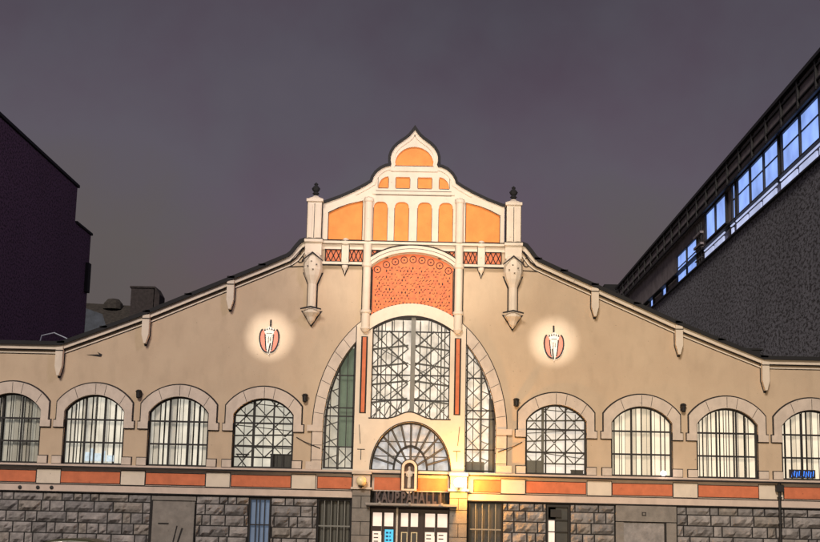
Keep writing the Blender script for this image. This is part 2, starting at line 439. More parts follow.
# great arch ---------------------------------------------------------
def ell_z(x, a=4.6, bb=6.1): return CZ + bb * math.sqrt(max(0, 1 - (x / a) ** 2))
b = MB()
oo = [(4.60, 4.05)] + arc(0, CZ, 4.60, 6.10, 0, 180, 48) + [(-4.60, 4.05)]
ii = [(4.12, 4.05)] + arc(0, CZ, 4.12, 5.52, 0, 180, 48) + [(-4.12, 4.05)]
b.plate([oo + ii[::-1]], -.12, -.02, 0)
o2 = [(4.65, 4.05)] + arc(0, CZ, 4.65, 6.15, 0, 180, 48) + [(-4.65, 4.05)]
b.plate([o2 + ii[::-1]], -.018, -.001, 1)
for k in range(1, 24):
    a = math.radians(180 * k / 24)
    if abs(4.3 * math.cos(a)) < 2.7: continue
    b.bar((4.14 * math.cos(a), CZ + 5.54 * math.sin(a)), (4.58 * math.cos(a), CZ + 6.08 * math.sin(a)), .022, -.124, -.1, 1)
for s in (-1, 1):
    for z in (4.5, 5.2, 5.82):
        b.box(min(s * 4.12, s * 4.6), max(s * 4.12, s * 4.6), -.124, -.1, z - .012, z + .012, 1)
    x0, x1 = sorted((s * 4.12, s * 4.86))
    b.box(x0, x1, -.15, -.1, 4.06, 4.42, 0); b.box(x0, x1, -.15, -.1, 5.86, 6.14, 0)
b.build('arch_surround', [stone_trim, dark], hall)

# entrance bay: cream wall in the middle of the arch
b = MB()
top = [(x, ell_z(x) - .02) for x in [2.62 - 5.24 * i / 30 for i in range(31)]]
out = [(-2.62, 3.9), (2.62, 3.9)] + top
DX = .08
win = [(1.87, 6.52), (1.87, 10.86)] + [(x, CZ + 5.52 * math.sqrt(1 - (x / 4.12) ** 2)) for x in [1.87 - 3.74 * i / 24 for i in range(1, 24)]] + [(-1.87, 10.86), (-1.87, 6.52)]
low = [(-1.0 + 2.0 * i / 20, 6.52 + .30 * .5 * (1 + math.cos(PI * (-1 + 2 * i / 20)))) for i in range(21)]
win = win + low
def fan(a, bb, c=DX): return [(c + a, 4.10)] + arc(c, 4.12, a, bb, 0, 180, 40) + [(c - a, 4.10)]
b.plate([out, win, fan(1.88, 2.24)], -.16, .45)
b.build('entrance_bay', cream, hall)
b = MB()   # joints of the bay, and edge outlines painted dark like shadow gaps
for s in (-1, 1):
    x = s * 2.62; b.box(min(x, x + s * .04), max(x, x + s * .04), -.15, -.02, 4.1, 10.9)
    b.box(s * 2.26 - .18, s * 2.26 + .18, -.166, -.155, 5.02, 5.06); b.box(s * 2.26 - .016, s * 2.26 + .016, -.166, -.155, 4.55, 5.02)
    b.bar((s * 2.30, 5.3), (s * 2.38, 6.2), .03, -.166, -.155)
b.plate([fan(1.93, 2.29), fan(1.885, 2.245)], -.168, -.155)
b.plate([offset(low, .0) + offset(low, .06)[::-1]], -.168, -.155)
b.bar((-1.95, 6.52), (-.98, 6.52), .06, -.168, -.155); b.bar((.98, 6.52), (1.95, 6.52), .06, -.168, -.155)
b.build('edge_outline', dark, hall)

# central window with ironwork ----------------------------------------
w = MB()
w.plate([win, [(x * .975, 6.62 + (z - 6.62) * .985) for x, z in win]], .12, .24)
w.box(-.02, .20, .02, .22, 6.6, 11.4, 1)
for z in (10.72, 8.62, 7.42): w.box(-1.85, 1.85, .12, .2, z - .03, z + .03)
for x in (-1.2, -.62, .75, 1.3): w.box(x - .016, x + .016, .14, .2, 6.6, 10.72)
for k in range(-4, 5):
    x = k * .42; w.box(x - .015, x + .015, .14, .2, 10.75, CZ + 5.5 * math.sqrt(1 - (x / 4.12) ** 2) - .02)
cw = w.build('central_window', [blackm, greybar], hall)
p = MB(); p.plate([win], .17, .18); p.build('pane', glass, cw)
p = MB(); p.box(-2.55, 2.55, 1.7, 1.75, 6.4, 11.5); p.box(-2.6, 2.6, .5, 1.7, 6.36, 6.40)
p.build('lit_hall_wall', hall_lit, cw)
t = MB(); rnd = random.Random(11)
for s in (-1, 1):
    for k in range(5):
        z0 = 6.55 + k * .86
        xa, xb = s * .15, s * 1.95
        t.bar((xa, z0 + .15), (xb, z0 - .08), .085, .8, .86)
        t.bar((xa, z0), (xa + s * .95, z0 + .86), .075, .86, .9); t.bar((xa + s * .95, z0), (xa, z0 + .86), .06, .9, .94)
        t.bar((xa + s * .95, z0), (xb, z0 + .86), .05, .86, .9); t.bar((xb, z0), (xa + s * .95, z0 + .86), .04, .9, .94)
    for x in (.42, .95, 1.45, 1.62): t.box(s * x - .028, s * x + .028, .7, .76, 6.4, 11.3)
t.bar((-1.9, 10.2), (1.9, 8.2), .035, 1.1, 1.13); t.bar((-1.9, 7.2), (1.9, 9.8), .035, 1.1, 1.13)
for k in range(8):
    t.bar((-1.8 + k * .5, 6.5), (-1.4 + k * .5, 7.1 + rnd.random() * .4), .05, .6, .64)
t.build('iron_truss', [steel], cw)

# side lights of the great arch
for s in (-1, 1):
    def inx(z): return 4.12 * math.sqrt(max(0, 1 - ((z - CZ) / 5.52) ** 2)) if z > CZ else 4.12
    zs = [4.12 + i * .34 for i in range(19)]
    edge = [(s * (inx(z) - .05), z) for z in zs if inx(z) - .05 > 2.75]
    op = [(s * 2.68, 4.12)] + edge + [(s * 2.68, 10.1)]
    c = Vector((s * 3.2, 6.5))
    inn = [(c.x + (x - c.x) * .88, c.y + (z - c.y) * .97) for x, z in op]
    w = MB(); w.plate([op, inn], .14, .26)
    for z in (8.55, 7.0, 6.6, 5.15):
        w.box(min(s * 2.7, s * (inx(z) - .06)), max(s * 2.7, s * (inx(z) - .06)), .14, .22, z - .03, z + .03)
    for x in (3.02, 3.42, 3.8):
        zt = CZ + 5.52 * math.sqrt(1 - (x / 4.12) ** 2) - .1
        w.box(s * x - .018, s * x + .018, .16, .22, 4.15, zt)
    sw = w.build('side_window', blackm, hall)
    p = MB(); p.plate([op], .18, .19); p.build('pane', glass, sw)
    p = MB(); p.box(min(s * 2.5, s * 4.4), max(s * 2.5, s * 4.4), 1.3, 1.35, 4.0, 10.4); p.build('lit_hall_wall', hall_lit if s > 0 else blind_cool[1], sw)
    p = MB()
    if s < 0: p.box(-3.38, -2.68, .5, .54, 5.2, 9.9); p.build('green_screen', fabric_green, sw)
    else: p.box(3.78, 4.1, .5, .54, 4.1, 7.6); p.box(2.7, 3.6, .6, .64, 4.1, 4.6); p.build('grey_screen', steel, sw)
    t = MB()
    for k in range(7):
        z0 = 4.3 + k * .8
        t.bar((s * 2.6, z0), (s * 3.4, z0 + .8), .045, .8, .84); t.bar((s * 3.4, z0), (s * 2.6, z0 + .8), .045, .84, .88)
        t.bar((s * 3.4, z0), (s * 4.2, z0 + .8), .045, .8, .84); t.bar((s * 4.2, z0 + .2), (s * 3.4, z0 + .5), .045, .84, .88)
    t.box(min(s * 3.36, s * 3.46), max(s * 3.36, s * 3.46), .7, .78, 4.1, 9.8)
    t.build('iron_truss', steel, sw)

# fan window
w = MB()
w.plate([fan(1.88, 2.24), fan(1.80, 2.16)], .04, .16)
w.plate([fan(.84, 1.18), fan(.74, 1.06)], .045, .12, 0)
for k in range(1, 12):
    a = math.radians(15 * k); r0 = .82 if k % 2 else .32
    w.bar((DX + r0 * math.cos(a), 4.12 + r0 * 1.25 * math.sin(a)), (DX + 1.85 * math.cos(a), 4.12 + 2.2 * math.sin(a)), .10, .06, .11, 0)
    w.bar((DX + r0 * math.cos(a), 4.12 + r0 * 1.25 * math.sin(a)), (DX + 1.85 * math.cos(a), 4.12 + 2.2 * math.sin(a)), .03, .045, .059, 1)
w.box(DX - 1.88, DX + 1.88, .04, .14, 4.06, 4.14)
fw = w.build('fan_window', [blackm, mat('pale_bar', (.10, .095, .085), .6)], hall)
p = MB(); p.plate([fan(1.86, 2.22)], .08, .085); p.build('pane', glass, fw)
p = MB(); p.box(-1.9, 2.1, .95, 1.0, 4.0, 6.3); p.build('lit_hall_wall', fan_lit, fw)
t = MB(); rnd = random.Random(5)
for z in (4.75, 5.45): t.box(-1.9, 2.1, .58, .62, z, z + .05)
for x in (-1.0, .1, 1.2): t.box(x - .03, x + .03, .62, .66, 4.1, 6.2)
t.build('iron_truss', blackm, fw)

# pier strips: narrow red strips under the columns
for s in (-1, 1):
    b = MB(); b.box(s * 2.24 - .16, s * 2.24 + .16, -.172, -.161, 6.74, 10.42, 1); b.box(s * 2.24 - .085, s * 2.24 + .085, -.185, -.172, 6.79, 10.38, 0)
    b.build('red_strip', [redp, dark], hall)

# mosaic panel and hood mould -----------------------------------------
b = MB()
mtop = arc(0, 13.0, 2.35, 1.5, 33, 147, 24)
mtop = [(x * 1.0, z - .0) for x, z in mtop]
mb = [(x, ell_z(x)) for x in [-1.97 + 3.94 * i / 24 for i in range(25)]]
b.plate([mtop + mb], -.06, -.005, 0)
def mtopz(x): return 13.0 + 1.5 * math.sqrt(max(0, 1 - (x / 2.35) ** 2))
rr = random.Random(4)
def ring(cx, cz, r, w, y0, y1, mi, t0=0, t1=360):
    b.plate([arc(cx, cz, r, r, t0, t1, 14) + arc(cx, cz, r - w, r - w, t0, t1, 14)[::-1]], y0, y1, mi)
for k in range(-4, 5):
    x = k * .43; z = mtopz(x) - .27 - abs(k) * .012
    ring(x, z, .18, .04, -.066, -.058, 1); b.box(x - .035, x + .035, -.066, -.06, z - .035, z + .035, 1)
for j in range(18):
    z = 11.70 + j * .15
    for i in range(-11, 12):
        x = i * .17 + (.085 if j % 2 else 0)
        if abs(x) > 1.86 or z > mtopz(x) - .55 or z < ell_z(x) + .12: continue
        q = .045 * rr.uniform(.5, 1.3); r_ = rr.random()
        if r_ < .45: b.plate([[(x - q * .7, z), (x, z - q * 1.5), (x + q * .7, z), (x, z + q * 1.5)]], -.066, -.059, 1)
        elif r_ < .75: b.bar((x - .05, z - .04 * rr.choice((-1, 1))), (x + .05, z + .04), .032, -.066, -.059, 1)
        elif r_ < .85: ring(x, z, .06, .022, -.066, -.059, 1, 200, 400)
for i in range(22):
    x = -1.85 + i * .176; b.box(x - .035, x + .035, -.066, -.059, ell_z(x) + .03, ell_z(x) + .07, 1)
for s in (-1, 1): b.box(s * 1.95 - .02, s * 1.95 + .02, -.07, -.06, 11.6, 13.7, 1)
b.build('mosaic_panel', [mosaic, dark], hall)
b = MB()
hp = arc(0, 13.0, 2.42, 1.55, 24, 156, 30)
hp = [(x, z) for x, z in hp if abs(x) < 2.08]
b.strip(hp[::-1], .32, .0, -.34, -.06, 0)
b.strip([(x, z) for x, z in offset(hp[::-1], .32)], .05, .0, -.36, -.06, 1)
b.strip([(x, z) for x, z in offset(hp[::-1], .16)], .012, .012, -.345, -.33, 1)
b.build('hood_mould', [cream, dark], hall)
# white arch band between mosaic and window
b = MB()
ot = [(x, ell_z(x) + .0) for x in [-2.05 + 4.1 * i / 24 for i in range(25)]]
it = [(x, CZ + 5.52 * math.sqrt(1 - (x / 4.12) ** 2)) for x in [-2.05 + 4.1 * i / 24 for i in range(25)]]
b.plate([ot + it[::-1]], -.20, -.161, 0)
b.plate([[(x, z - .0) for x, z in it] + [(x, z - .05) for x, z in it][::-1]], -.19, -.165, 1)
b.build('arch_band', [cream, dark], hall)

# columns ---------------------------------------------------------------
for s in (-1, 1):
    x = s * 2.22
    b = MB()
    b.lathe(x, -.26, [(.0, 10.55), (.13, 10.62), (.24, 10.78), (.20, 10.86), (.20, 11.5), (.26, 11.56), (.26, 11.64), (.19, 11.72), (.19, 13.75), (.25, 13.82), (.25, 13.98), (.20, 14.0), (.20, 14.9)], 16)
    b.box(x - .24, x + .24, -.025, -.001, 10.9, 14.9, 1)
    b.box(x - .23, x + .23, -.3, -.0, 11.44, 11.5, 1)
    b.build('column', [cream, dark], hall, smooth=False)
    b = MB()
    b.lathe(x, -.2, [(.20, 15.06), (.20, 17.0), (.24, 17.05), (.24, 17.2), (.0, 17.3)], 14)
    b.box(x - .225, x + .225, -.025, -.001, 15.1, 17.1, 1)
    b.build('column', [cream, dark], hall)

# balustrade band and ledge ------------------------------------------------
b = MB()
b.box(-5.15, 5.15, -.30, -.001, 14.93, 15.05, 0); b.box(-5.2, 5.2, -.33, -.001, 15.05, 15.085, 1)
b.box(-5.15, 5.15, -.10, -.001, 13.96, 14.93, 0) if False else None
b.box(-4.5, -2.42, -.24, -.001, 13.90, 13.99, 0); b.box(2.42, 4.5, -.24, -.001, 13.90, 13.99, 0)
b.box(-4.5, -2.42, -.26, -.001, 13.86, 13.90, 1); b.box(2.42, 4.5, -.26, -.001, 13.86, 13.90, 1)
for s in (-1, 1):
    for x0, x1 in ((2.42, 4.5),):
        b.box(min(s * x0, s * x1), max(s * x0, s * x1), -.10, -.001, 14.66, 14.90, 0)
        b.box(min(s * x0, s * x1), max(s * x0, s * x1), -.10, -.001, 14.0, 14.08, 0)
    b.box(min(s * 1.1, s * 2.05), max(s * 1.1, s * 2.05), -.09, -.001, 14.68, 14.92, 0)
    for x in (2.42, 3.10, 4.25): b.box(min(s * x, s * (x + .0)) - .001, max(s * x, s * x) + .001, -.11, 0, 14, 14.66, 1)
b.box(-1.2, 1.2, -.085, -.001, 14.6, 14.93, 0)
b.build('ledge', [cream, dark], hall)
for s in (-1, 1):
    for x0, x1 in ((2.46, 3.10), (3.50, 4.26), (1.25, 2.0)):
        z0 = 14.08 if x0 > 2 else 14.30
        b = MB(); xa, xb = sorted((s * x0, s * x1))
        b.box(xa, xb, -.03, -.002, z0, 14.64, 0)
        n = 3
        for k in range(n):
            ax = xa + (xb - xa) * k / n; bx = xa + (xb - xa) * (k + 1) / n
            b.bar((ax, z0), (bx, 14.64), .045, -.045, -.03, 1); b.bar((ax, 14.64), (bx, z0), .045, -.045, -.03, 1)
        b.plate([[(xa - .03, z0 - .03), (xb + .03, z0 - .03), (xb + .03, 14.67), (xa - .03, 14.67)], [(xa, z0), (xb, z0), (xb, 14.64), (xa, 14.64)]], -.105, -.002, 1)
        b.build('lattice_panel', [redp, dark], hall)
    b = MB(); x = s * 3.3
    b.box(x - .17, x + .17, -.22, -.001, 14.0, 14.86, 0); b.lathe(x, -.14, [(.0, 14.80), (.2, 14.9), (.2, 15.05), (.12, 15.18), (.0, 15.22)], 12, 0)
    b.lathe(x, -.14, [(.16, 13.86), (.15, 13.74), (.05, 13.6), (.0, 13.42)], 12, 0)
    b.box(x - .2, x - .17, -.1, -.001, 14.0, 14.9, 1); b.box(x + .17, x + .2, -.1, -.001, 14.0, 14.9, 1)
    b.plate([[(x - .2, 13.85), (x + .2, 13.85), (x, 13.34)]], -.04, -.001, 1)
    b.build('baluster', [cream, dark], hall)

# gable ----------------------------------------------------------------------
CX = -.05
gh = [(4.45, 15.05), (4.45, 16.92), (4.3, 16.95), (3.6, 17.22), (2.9, 17.55), (2.35, 17.86), (2.05, 18.06), (1.99, 18.28), (1.84, 18.52), (1.62, 18.72), (1.38, 18.84), (1.17, 18.88), (1.12, 18.98), (1.16, 19.15), (1.16, 19.35), (1.10, 19.57), (.97, 19.80), (.78, 20.0), (.58, 20.15), (.40, 20.28), (.24, 20.42), (.11, 20.58), (0, 20.74)]
prof = [(CX + x, z) for x, z in gh] + [(CX - x, z) for x, z in gh[:-1]][::-1]
def panel_round(x0, x1, z0, z1, r):
    return [(x0, z0), (x1, z0)] + arc(x1 - r, z1 - r, r, r, 0, 90, 6) + arc(x0 + r, z1 - r, r, r, 90, 180, 6)
ph = []
bigp = [(2.50, 15.12), (4.2, 15.12), (4.2, 16.50), (3.7, 16.76), (3.2, 16.95), (2.50, 17.12)]
ph += [[(x, z) for x, z in bigp], [(-x, z) for x, z in bigp]]
for x0, x1 in ((.22, .90), (1.26, 1.93)):
    for s in (-1, 1): ph.append(panel_round(*(sorted((CX + s * x0, CX + s * x1))), 15.14, 17.08, .26))
for s in (-1, 1):
    x0, x1 = sorted((CX + s * .2, CX + s * .88)); ph.append([(x0, 17.78), (x1, 17.78), (x1, 18.34), (x0, 18.34)])
    q = [(1.25, 17.78), (1.74, 17.78)] + arc(1.25, 17.78, .49, .58, 12, 88, 6) + [(1.25, 18.36)]
    ph.append([(CX + s * x, z) for x, z in q])
on = [(CX - .95, 18.92), (CX + .95, 18.92)] + arc(CX, 18.98, .95, .90, 0, 180, 20)
ph.append(on)
b = MB(); b.plate([prof] + ph, -.10, .35)
b.build('gable', cream, hall)
b = MB()
for q in ph:
    cx_ = sum(p[0] for p in q) / len(q); cz_ = sum(p[1] for p in q) / len(q)
    b.plate([[(cx_ + (x - cx_) * 1.0, cz_ + (z - cz_) * 1.0) for x, z in q]], .0, .05, 0)
b.build('orange_panel', orange, hall)
b = MB()   # thin dark edge lines and the sheet metal that caps the gable
right = [(CX + x, z) for x, z in gh[1:]]
path = right + [(CX - x, z) for x, z in gh[1:-1]][::-1]
b.strip(path[::-1], .13, -.0, -.20, .38, 0)
b.build('gable_flashing', leadm, hall)
b = MB(); 
for q in ph[:2]:
    b.plate([q, [(x + (-.03 if x > sum(p[0] for p in q) / len(q) else .03), z + (-.03 if z > 16 else .03)) for x, z in q]], -.106, -.09)
for q in ph[2:]:
    cx_ = sum(p[0] for p in q) / len(q); zlo = min(p[1] for p in q)
    x0 = min(p[0] for p in q); x1 = max(p[0] for p in q); z1 = max(p[1] for p in q)
    b.box(x0, x1, -.106, -.098, zlo - .035, zlo - .005)
    zt = z1 - .3 if z1 < 18 else zlo + .5
    if z1 < 19: 
        b.box(x0 - .025, x0 - .003, -.106, -.098, zlo, zt); b.box(x1 + .003, x1 + .025, -.106, -.098, zlo, zt)
b.box(-1.9, 1.8, -.108, -.098, 17.40, 17.425); b.box(-1.9, 1.8, -.112, -.1, 17.62, 17.64)
b.build('edge_outline', dark, hall)  # dark outlines painted as shadow gaps round the panels
b = MB()   # raised cream moulding along the onion and shoulders
ins = offset(path[::-1], -.16)
b.strip([p for p in ins if p[1] > 17.2], .035, .035, -.15, -.10)
b.box(CX - 1.15, CX + 1.15, -.16, -.10, 18.62, 18.80)
b.box(CX - 2.0, CX + 2.0, -.17, -.113, 17.45, 17.58)
b.build('gable_moulding', cream, hall)

# corner piers with urns and pendants --------------------------------------
def make_pier(cx):
    b = MB()
    b.box(cx - .34, cx + .34, -.42, .38, 15.08, 16.95, 0)
    for k in (-.20, .20): b.box(cx + k - .10, cx + k + .10, -.47, -.421, 15.15, 16.8, 0)
    b.box(cx - .015, cx + .015, -.426, -.40, 15.15, 16.85, 1)
    b.box(cx - .40, cx + .40, -.50, .42, 16.95, 17.08, 0); b.lathe(cx, -.05, [(.44, 17.08), (.36, 17.17), (.18, 17.24), (.12, 17.3)], 14, 0)
    b.box(cx - .375, cx - .341, -.3, .3, 15.1, 16.95, 1); b.box(cx + .341, cx + .375, -.3, .3, 15.1, 16.95, 1)
    b.box(cx - .44, cx + .44, -.52, .44, 14.94, 15.08, 0)
    b.box(cx - .46, cx + .46, -.53, .44, 15.08, 15.11, 1)
    # bowed body under the ledge
    b.box(cx - .40, cx + .40, -.40, -.001, 14.30, 14.94, 0)
    b.lathe(cx, -.22, [(.36, 14.4), (.42, 14.2), (.46, 13.95), (.46, 13.6), (.38, 13.3), (.26, 13.05), (.21, 12.9), (.21, 11.75), (.27, 11.68), (.40, 11.58), (.40, 11.48), (.24, 11.28), (.16, 11.1), (.0, 10.9)], 10, 0)
    b.plate([[(cx - .50, 14.0), (cx, 14.42), (cx + .50, 14.0), (cx + .52, 13.93), (cx, 14.34), (cx - .52, 13.93)]], -.70, -.64, 1)
    b.box(cx - .26, cx + .26, -.02, -.001, 11.7, 13.0, 1)
    b.plate([[(cx - .50, 13.5), (cx + .50, 13.5), (cx + .26, 12.9), (cx - .26, 12.9)]], -.02, -.001, 1)
    b.plate([[(cx - .52, 11.62), (cx + .52, 11.62), (cx + .3, 11.3), (cx, 10.82), (cx - .3, 11.3)]], -.02, -.001, 1)
    b.plate([[(cx - .50, 11.66), (cx, 11.78), (cx + .50, 11.66), (cx + .50, 11.60), (cx, 11.70), (cx - .50, 11.60)]], -.64, -.58, 1)
    for k in range(8):   # small carved knobs on the bulb
        a = k * PI / 4 + .2; b.box(cx + .22 * math.cos(a) - .035, cx + .22 * math.cos(a) + .035, -.70, -.66, 13.75 + .2 * math.sin(a) - .02, 13.75 + .2 * math.sin(a) + .02, 1) if k % 2 == 0 else None
    o = b.build('corner_pier', [cream, dark], hall)
    u = MB(); u.lathe(cx, -.05, [(.12, 17.24), (.10, 17.36), (.18, 17.42), (.10, 17.5), (.17, 17.58), (.21, 17.68), (.13, 17.78), (.07, 17.84), (.11, 17.9), (.0, 18.0)], 12)
    u.build('urn', leadm, o)
for s in (-1, 1): make_pier(s * 4.84)

# scroll and rake cornice -----------------------------------------------------
rake = [(5.2, 15.0), (5.42, 14.92), (5.62, 14.68), (5.85, 14.36), (6.05, 14.2), (7.3, 13.64), (8.78, 13.0), (10.8, 12.12), (12.78, 11.25), (14.8, 10.45), (16.8, 9.68), (21.9, 9.68)]
for s in (-1, 1):
    pth = rake if s > 0 else [(-x, z) for x, z in rake][::-1]
    b = MB()
    b.strip(pth, .0, .20, -.22, .0, 0)
    b.strip(offset(pth, -.20), .0, .045, -.16, -.001, 1)  # dark strip painted as the shadow line under the coping
    b.strip(offset(pth, -.33), .0, .06, -.06, -.001, 0)
    b.strip(offset(pth, -.39), .0, .028, -.03, -.001, 1)
    b.build('cornice', [cream, dark], hall)
    b = MB(); b.strip(pth, .18, .0, -.36, .9, 0)
    # raised sheet seams
    for i in range(4, len(pth) - 1) if s > 0 else range(1, len(pth) - 5):
        b.box(pth[i][0] - .18, pth[i][0] + .18, -.36, .2, pth[i][1] + .10, pth[i][1] + .20)
    b.build('roof_flashing', leadm, hall)
    b = MB()       # curl of the scroll
    cx, cz = s * 5.55, 14.12
    sp = [(cx + s * (.42 - .035 * k) * math.cos(k * .55), cz + (.42 - .035 * k) * math.sin(k * .55)) for k in range(11)]
    for p, q in zip(sp, sp[1:]): b.bar(p, q, .045, -.05, -.001, 0)
    b.bar((s * 5.3, 13.8), (s * 6.3, 13.75), .04, -.04, -.001)
    b.bar((s * 5.35, 14.7), (s * 6.0, 13.95), .03, -.24, -.2)
    b.build('scroll', dark, hall)
    for x, zt in ((8.78, 12.90), (12.78, 11.15), (16.85, 9.52)):
        X = s * x; b = MB()
        b.plate([[(X - .17, zt + (.05 if s < 0 else .1)), (X + .17, zt + (.1 if s < 0 else .05)), (X + .17, zt - .85), (X + .05, zt - 1.3), (X - .05, zt - 1.3), (X - .17, zt - .85)]], -.34, -.02, 0)
        b.plate([[(X - .21, zt), (X + .21, zt), (X + .21, zt - .87), (X + .06, zt - 1.4), (X - .06, zt - 1.4), (X - .21, zt - .87)]], -.02, -.002, 1)
        b.box(X - .2, X + .2, -.36, -.34, zt - .12, zt - .08, 1)
        b.build('bracket', [cream, dark], hall)

# emblems ------------------------------------------------------------------------
for s in (-1, 1):
    X = s * 6.83
    b = MB()
    b.plate([arc(X, 10.13, .50, .64, 0, 345, 23)], -.05, -.001, 0)
    body = [(X, 9.40), (X + .07, 9.60), (X + .10, 9.85), (X + .08, 10.15), (X + .13, 10.36), (X + .25, 10.56), (X + .14, 10.64), (X + .08, 10.78), (X, 10.84), (X - .08, 10.78), (X - .14, 10.64), (X - .25, 10.56), (X - .13, 10.36), (X - .08, 10.15), (X - .10, 9.85), (X - .07, 9.60)]
    b.plate([body], -.13, -.05, 0)
    em = b.build('emblem', [pale, dark], hall)
    b = MB()
    for k in (-1, 1):
        oc = [(X + k * (.07 + .22 * t / 180 + .27 * math.sin(math.radians(t))), 10.12 - .56 * math.cos(math.radians(t))) for t in range(0, 169, 12)]
        ic = [(X + k * (.12 + .13 * t / 180), 10.12 - .46 * math.cos(math.radians(t))) for t in range(0, 169, 12)]
        b.plate([oc + ic[::-1]], -.10, -.05, 0)
        for p, q in zip(oc, oc[1:]): b.bar(p, q, .07, -.12, -.05, 1)
        for p, q in zip(ic[:-4], ic[1:-3]): b.bar(p, q, .05, -.12, -.05, 1)
    b.build('red_lobe', [redlobe, dark], em)
    b = MB(); b.box(X - .02 + .03 * -s, X + .05 + .03 * -s, -.16, -.05, 10.80, 11.12); b.build('spike', dark, em)
    def bit(nm, fn):
        q = MB(); fn(q); q.build(nm, dark, em)
    for k in range(-2, 3): bit('crown_point', lambda q: q.plate([[(X + k * .11 - .04, 10.66 - abs(k) * .03), (X + k * .11 + .04, 10.66 - abs(k) * .03), (X + k * .11, 10.76 - abs(k) * .03)]], -.15, -.05))
    bit('slit', lambda q: q.box(X - .05, X - .02, -.15, -.13, 10.0, 10.32)); bit('slit', lambda q: q.box(X + .04, X + .065, -.15, -.13, 10.08, 10.30))
    bit('fold_line', lambda q: q.bar((X - s * .07, 10.0), (X - .02, 9.5), .06, -.15, -.13)); bit('fold_line', lambda q: q.bar((X - .13, 10.47), (X + .13, 10.47), .025, -.15, -.13))

# courses under the windows -----------------------------------------------------------
def courses(x0, x1):
    b = MB()
    b.box(x0, x1, -.26, .3, 3.96, 4.05, 0)      # sill ledge
    b.box(x0, x1, -.28, .3, 3.90, 3.96, 1)
    b.box(x0, x1, -.02, .3, 3.12, 3.90, 0)
    b.box(x0, x1, -.16, .3, 2.78, 3.08, 0)
    b.box(x0, x1, -.17, .3, 3.08, 3.12, 1)
    b.box(x0, x1, -.14, .3, 2.73, 2.78, 1)
    return b
for x0, x1 in ((-21.9, -2.62), (-1.72, 1.95), (2.78, 21.9)):
    b = MB() if x0 == -1.72 else courses(x0, x1)
    if x0 == -1.72:
        b.box(x0, x1, -.26, .3, 3.96, 4.05, 0); b.box(x0, x1, -.28, .3, 3.90, 3.96, 1); b.box(x0, x1, -.02, .3, 3.12, 3.90, 0)
    b.build('sill_course', [band_stone, dark], hall)
panels = [(s * x, 1.40) for x in WX for s in (-1, 1)] + [(-3.47, .80), (3.76, .66)]
for cx, hw in panels:
    b = MB(); b.box(cx - hw, cx + hw, -.035, -.02, 3.19, 3.72, 0)
    b.plate([[(cx - hw - .03, 3.16), (cx + hw + .03, 3.16), (cx + hw + .03, 3.75), (cx - hw - .03, 3.75)], [(cx - hw, 3.19), (cx + hw, 3.19), (cx + hw, 3.72), (cx - hw, 3.72)]], -.05, -.02, 1)
    b.build('red_panel', [redp, dark], hall)
    if abs(cx) > 5:
        sgn = 1 if cx > 0 else -1; c2 = cx - sgn * 2.015
        if abs(c2) > 4.9:
            b = MB(); b.box(c2 - .56, c2 + .56, -.06, -.021, 3.14, 3.80, 0); b.box(c2 - .585, c2 + .585, -.04, -.0205, 3.125, 3.83, 1)
            b.build('stone_block', [cream, dark], hall)
b = MB(); b.box(-1.6, 1.86, -.035, -.02, 3.17, 3.76, 0); b.build('red_panel', [redp], hall)

# stone plinth -------------------------------------------------------------------------
rnd = random.Random(21)
openings = [(-12.05, -9.95, 0, 2.7), (-7.46, -6.42, 0, 2.66), (-4.24, -2.62, 0, 2.7), (2.86, 4.46, 0, 2.72), (6.5, 7.62, 0, 2.68), (9.7, 12.6, 0, 2.73), (-2.62, 2.8, 0, 2.8)]
b = MB()
zs = [0.12, .34, .84, 1.34, 1.84, 2.34, 2.70]
def rough_block(x0, x1, z0, z1, mi):
    nx, nz = max(2, int((x1 - x0) / .14)), max(2, int((z1 - z0) / .13))
    base = -.10 - rnd.random() * .06
    vs = []; fs = []
    for j in range(nz + 1):
        for i in range(nx + 1):
            e = (i in (0, nx)) or (j in (0, nz))
            vs.append((x0 + (x1 - x0) * i / nx + (0 if e else rnd.uniform(-.03, .03)), (-.03 if e else base + rnd.uniform(-.10, .06)), z0 + (z1 - z0) * j / nz + (0 if e else rnd.uniform(-.02, .02))))
    for j in range(nz):
        for i in range(nx):
            a = j * (nx + 1) + i; fs.append((a, a + 1, a + nx + 2)); fs.append((a, a + nx + 2, a + nx + 1))
    b.add(vs, fs, mi)
for j in range(len(zs) - 1):
    x = -21.9 + rnd.uniform(-.5, 0)
    while x < 21.9:
        w_ = rnd.choice((.4, .55, .7, .9, 1.1, 1.4)); x1 = x + w_
        segs = [(max(x, -21.9), min(x1, 21.9))]
        for a, c, zl, zh in openings:
            if zs[j] < zh - .05:
                n2 = []
                for p, q in segs:
                    if q <= a or p >= c: n2.append((p, q))
                    else:
                        if p < a: n2.append((p, a))
                        if q > c: n2.append((c, q))
                segs = n2
        for p, q in segs:
            if q - p > .12: rough_block(p + .03, q - .03, zs[j] + .026, zs[j + 1] - .026, rnd.choice((0, 0, 1, 3)))
        x = x1
b.plate([[(-21.9, .0), (21.9, .0), (21.9, 2.73), (-21.9, 2.73)]] + [[(a, .02), (c, .02), (c, zh - .03), (a, zh - .03)] for a, c, zl, zh in openings[:-1]] + [[(-1.75, .02), (2.0, .02), (2.0, 2.6), (-1.75, 2.6)]], -.028, .3, 2)
b.build('stone_plinth', [granite, granite2, mat('mortar', (.014, .013, .013), .95), mat('granite_dark', (.25, .235, .23), .9, var=.5, vscale=3, bump=.9, bscale=9)], hall)
